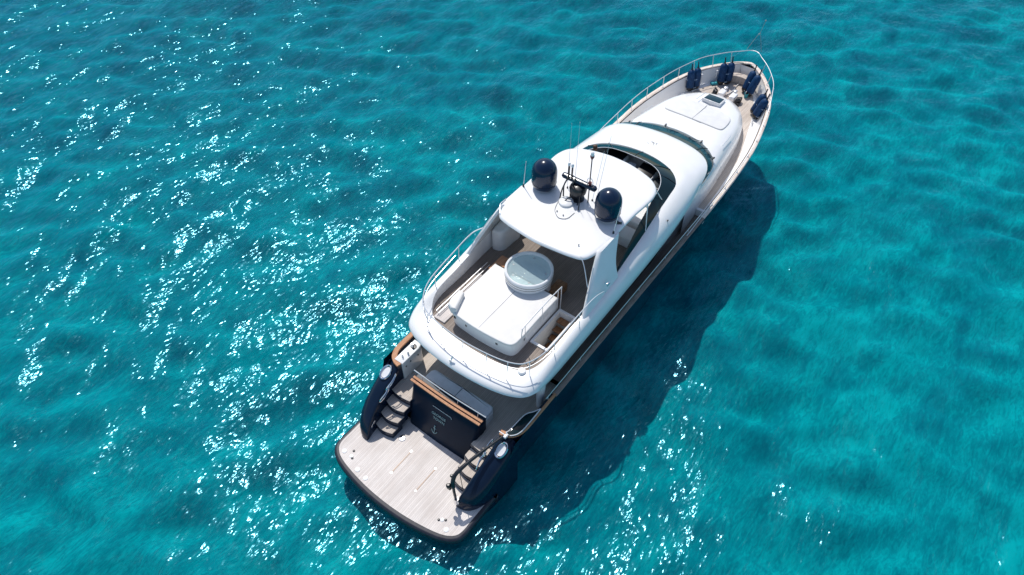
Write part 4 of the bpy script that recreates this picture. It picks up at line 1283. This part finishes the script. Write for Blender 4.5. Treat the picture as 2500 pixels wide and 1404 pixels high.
J = []
E_ = []
def j(p, r_): J.append((p, r_)); return len(J) - 1
pel = j((0, 0, .92), (.15, .12))
wst = j((.01, 0, 1.08), (.125, .10)); E_.append((pel, wst))
chs = j((.0, 0, 1.28), (.155, .115)); E_.append((wst, chs))
upc = j((-.01, 0, 1.40), (.12, .09)); E_.append((chs, upc))
nk = j((.0, 0, 1.48), (.055, .055)); E_.append((upc, nk))
hd0 = j((.02, 0, 1.56), (.062, .07)); E_.append((nk, hd0))
hd1 = j((.025, 0, 1.63), (.075, .09)); E_.append((hd0, hd1))
hd2 = j((.01, 0, 1.70), (.062, .075)); E_.append((hd1, hd2))
for s_ in (1, -1):
    sh = j((-.01, s_ * .17, 1.39), (.062, .062)); E_.append((upc, sh))
    el = j((.06, s_ * .25, 1.13), (.043, .043)); E_.append((sh, el))
    wr = j((.28, s_ * .22, 1.10), (.03, .026)); E_.append((el, wr))
    pm = j((.35, s_ * .20, 1.11), (.04, .018)); E_.append((wr, pm))
    kn = j((.40, s_ * .20, 1.11), (.036, .014)); E_.append((pm, kn))
    for q, (dy, ln) in enumerate(((-.03, .055), (-.01, .065), (.01, .06), (.03, .045))):
        f1 = j((.40 + ln * .6, s_ * .2 + dy, 1.105), (.009, .009)); E_.append((kn, f1))
        f2 = j((.40 + ln, s_ * .2 + dy, 1.085), (.008, .008)); E_.append((f1, f2))
    t1 = j((.37, s_ * .2 - s_ * .045, 1.10), (.011, .011)); E_.append((pm, t1))
    t2 = j((.405, s_ * .2 - s_ * .055, 1.09), (.009, .009)); E_.append((t1, t2))
    hp_ = j((0, s_ * .10, .86), (.092, .092)); E_.append((pel, hp_))
    kn_ = j((.03, s_ * .11, .48), (.058, .058)); E_.append((hp_, kn_))
    an_ = j((-.02, s_ * .12, .08), (.038, .038)); E_.append((kn_, an_))
    ft = j((.12, s_ * .13, .035), (.042, .03)); E_.append((an_, ft))
bm_ = skin_mesh(J, E_, pel)
bm_.materials.clear(); bm_.materials.append(MT['skin'])
bd = bpy.data.objects.new('body', bm_); COL.objects.link(bd); bd.parent = person
def ell(name, m_, parts, par):
    mb = MB()
    for c, r_, sc_ in parts: mb.ball(c, r_, 9, sc_)
    return mb.build(name, m_, par, angle=80)
ell('hair', 'hair', [((-.015, 0, 1.685), .098, (1.0, .9, .85)), ((-.05, 0, 1.63), .075, (.75, 1.0, 1.0)), ((-.03, .03, 1.715), .06, (1, 1, .7)), ((.0, -.035, 1.71), .06, (1, 1, .7))], person)
ell('ear', 'skin', [((.015, .083, 1.625), .028, (.6, .35, 1)), ((.015, -.083, 1.625), .028, (.6, .35, 1)), ((.112, 0, 1.61), .018, (.9, .7, 1.2))], person)
ell('eye', 'black', [((.098, .03, 1.638), .011, (1, 1, 1)), ((.098, -.03, 1.638), .011, (1, 1, 1))], person)
ell('mouth', 'red', [((.095, 0, 1.565), .02, (.4, 1, .3))], person)
mb = MB()
ring = lambda z, rx, ry, cx=0: [(cx + rx * math.cos(a), ry * math.sin(a), z) for a in [2 * math.pi * q / 24 for q in range(24)]]
mb.loft([ring(1.0, .135, .165), ring(.93, .15, .185), ring(.84, .15, .2), ring(.80, .14, .2)], True)
for s_ in (1, -1):
    mb.loft([[(.0 + .115 * math.cos(a), s_ * .105 + .105 * math.sin(a), .86) for a in [2 * math.pi * q / 16 for q in range(16)]], [(.02 + .11 * math.cos(a), s_ * .11 + .1 * math.sin(a), .52) for a in [2 * math.pi * q / 16 for q in range(16)]]], True)
mb.build('shorts', 'shorts', person)
tag(person, 'bare shouldered person with brown hair standing at the flybridge helm in dark shorts', 'person')
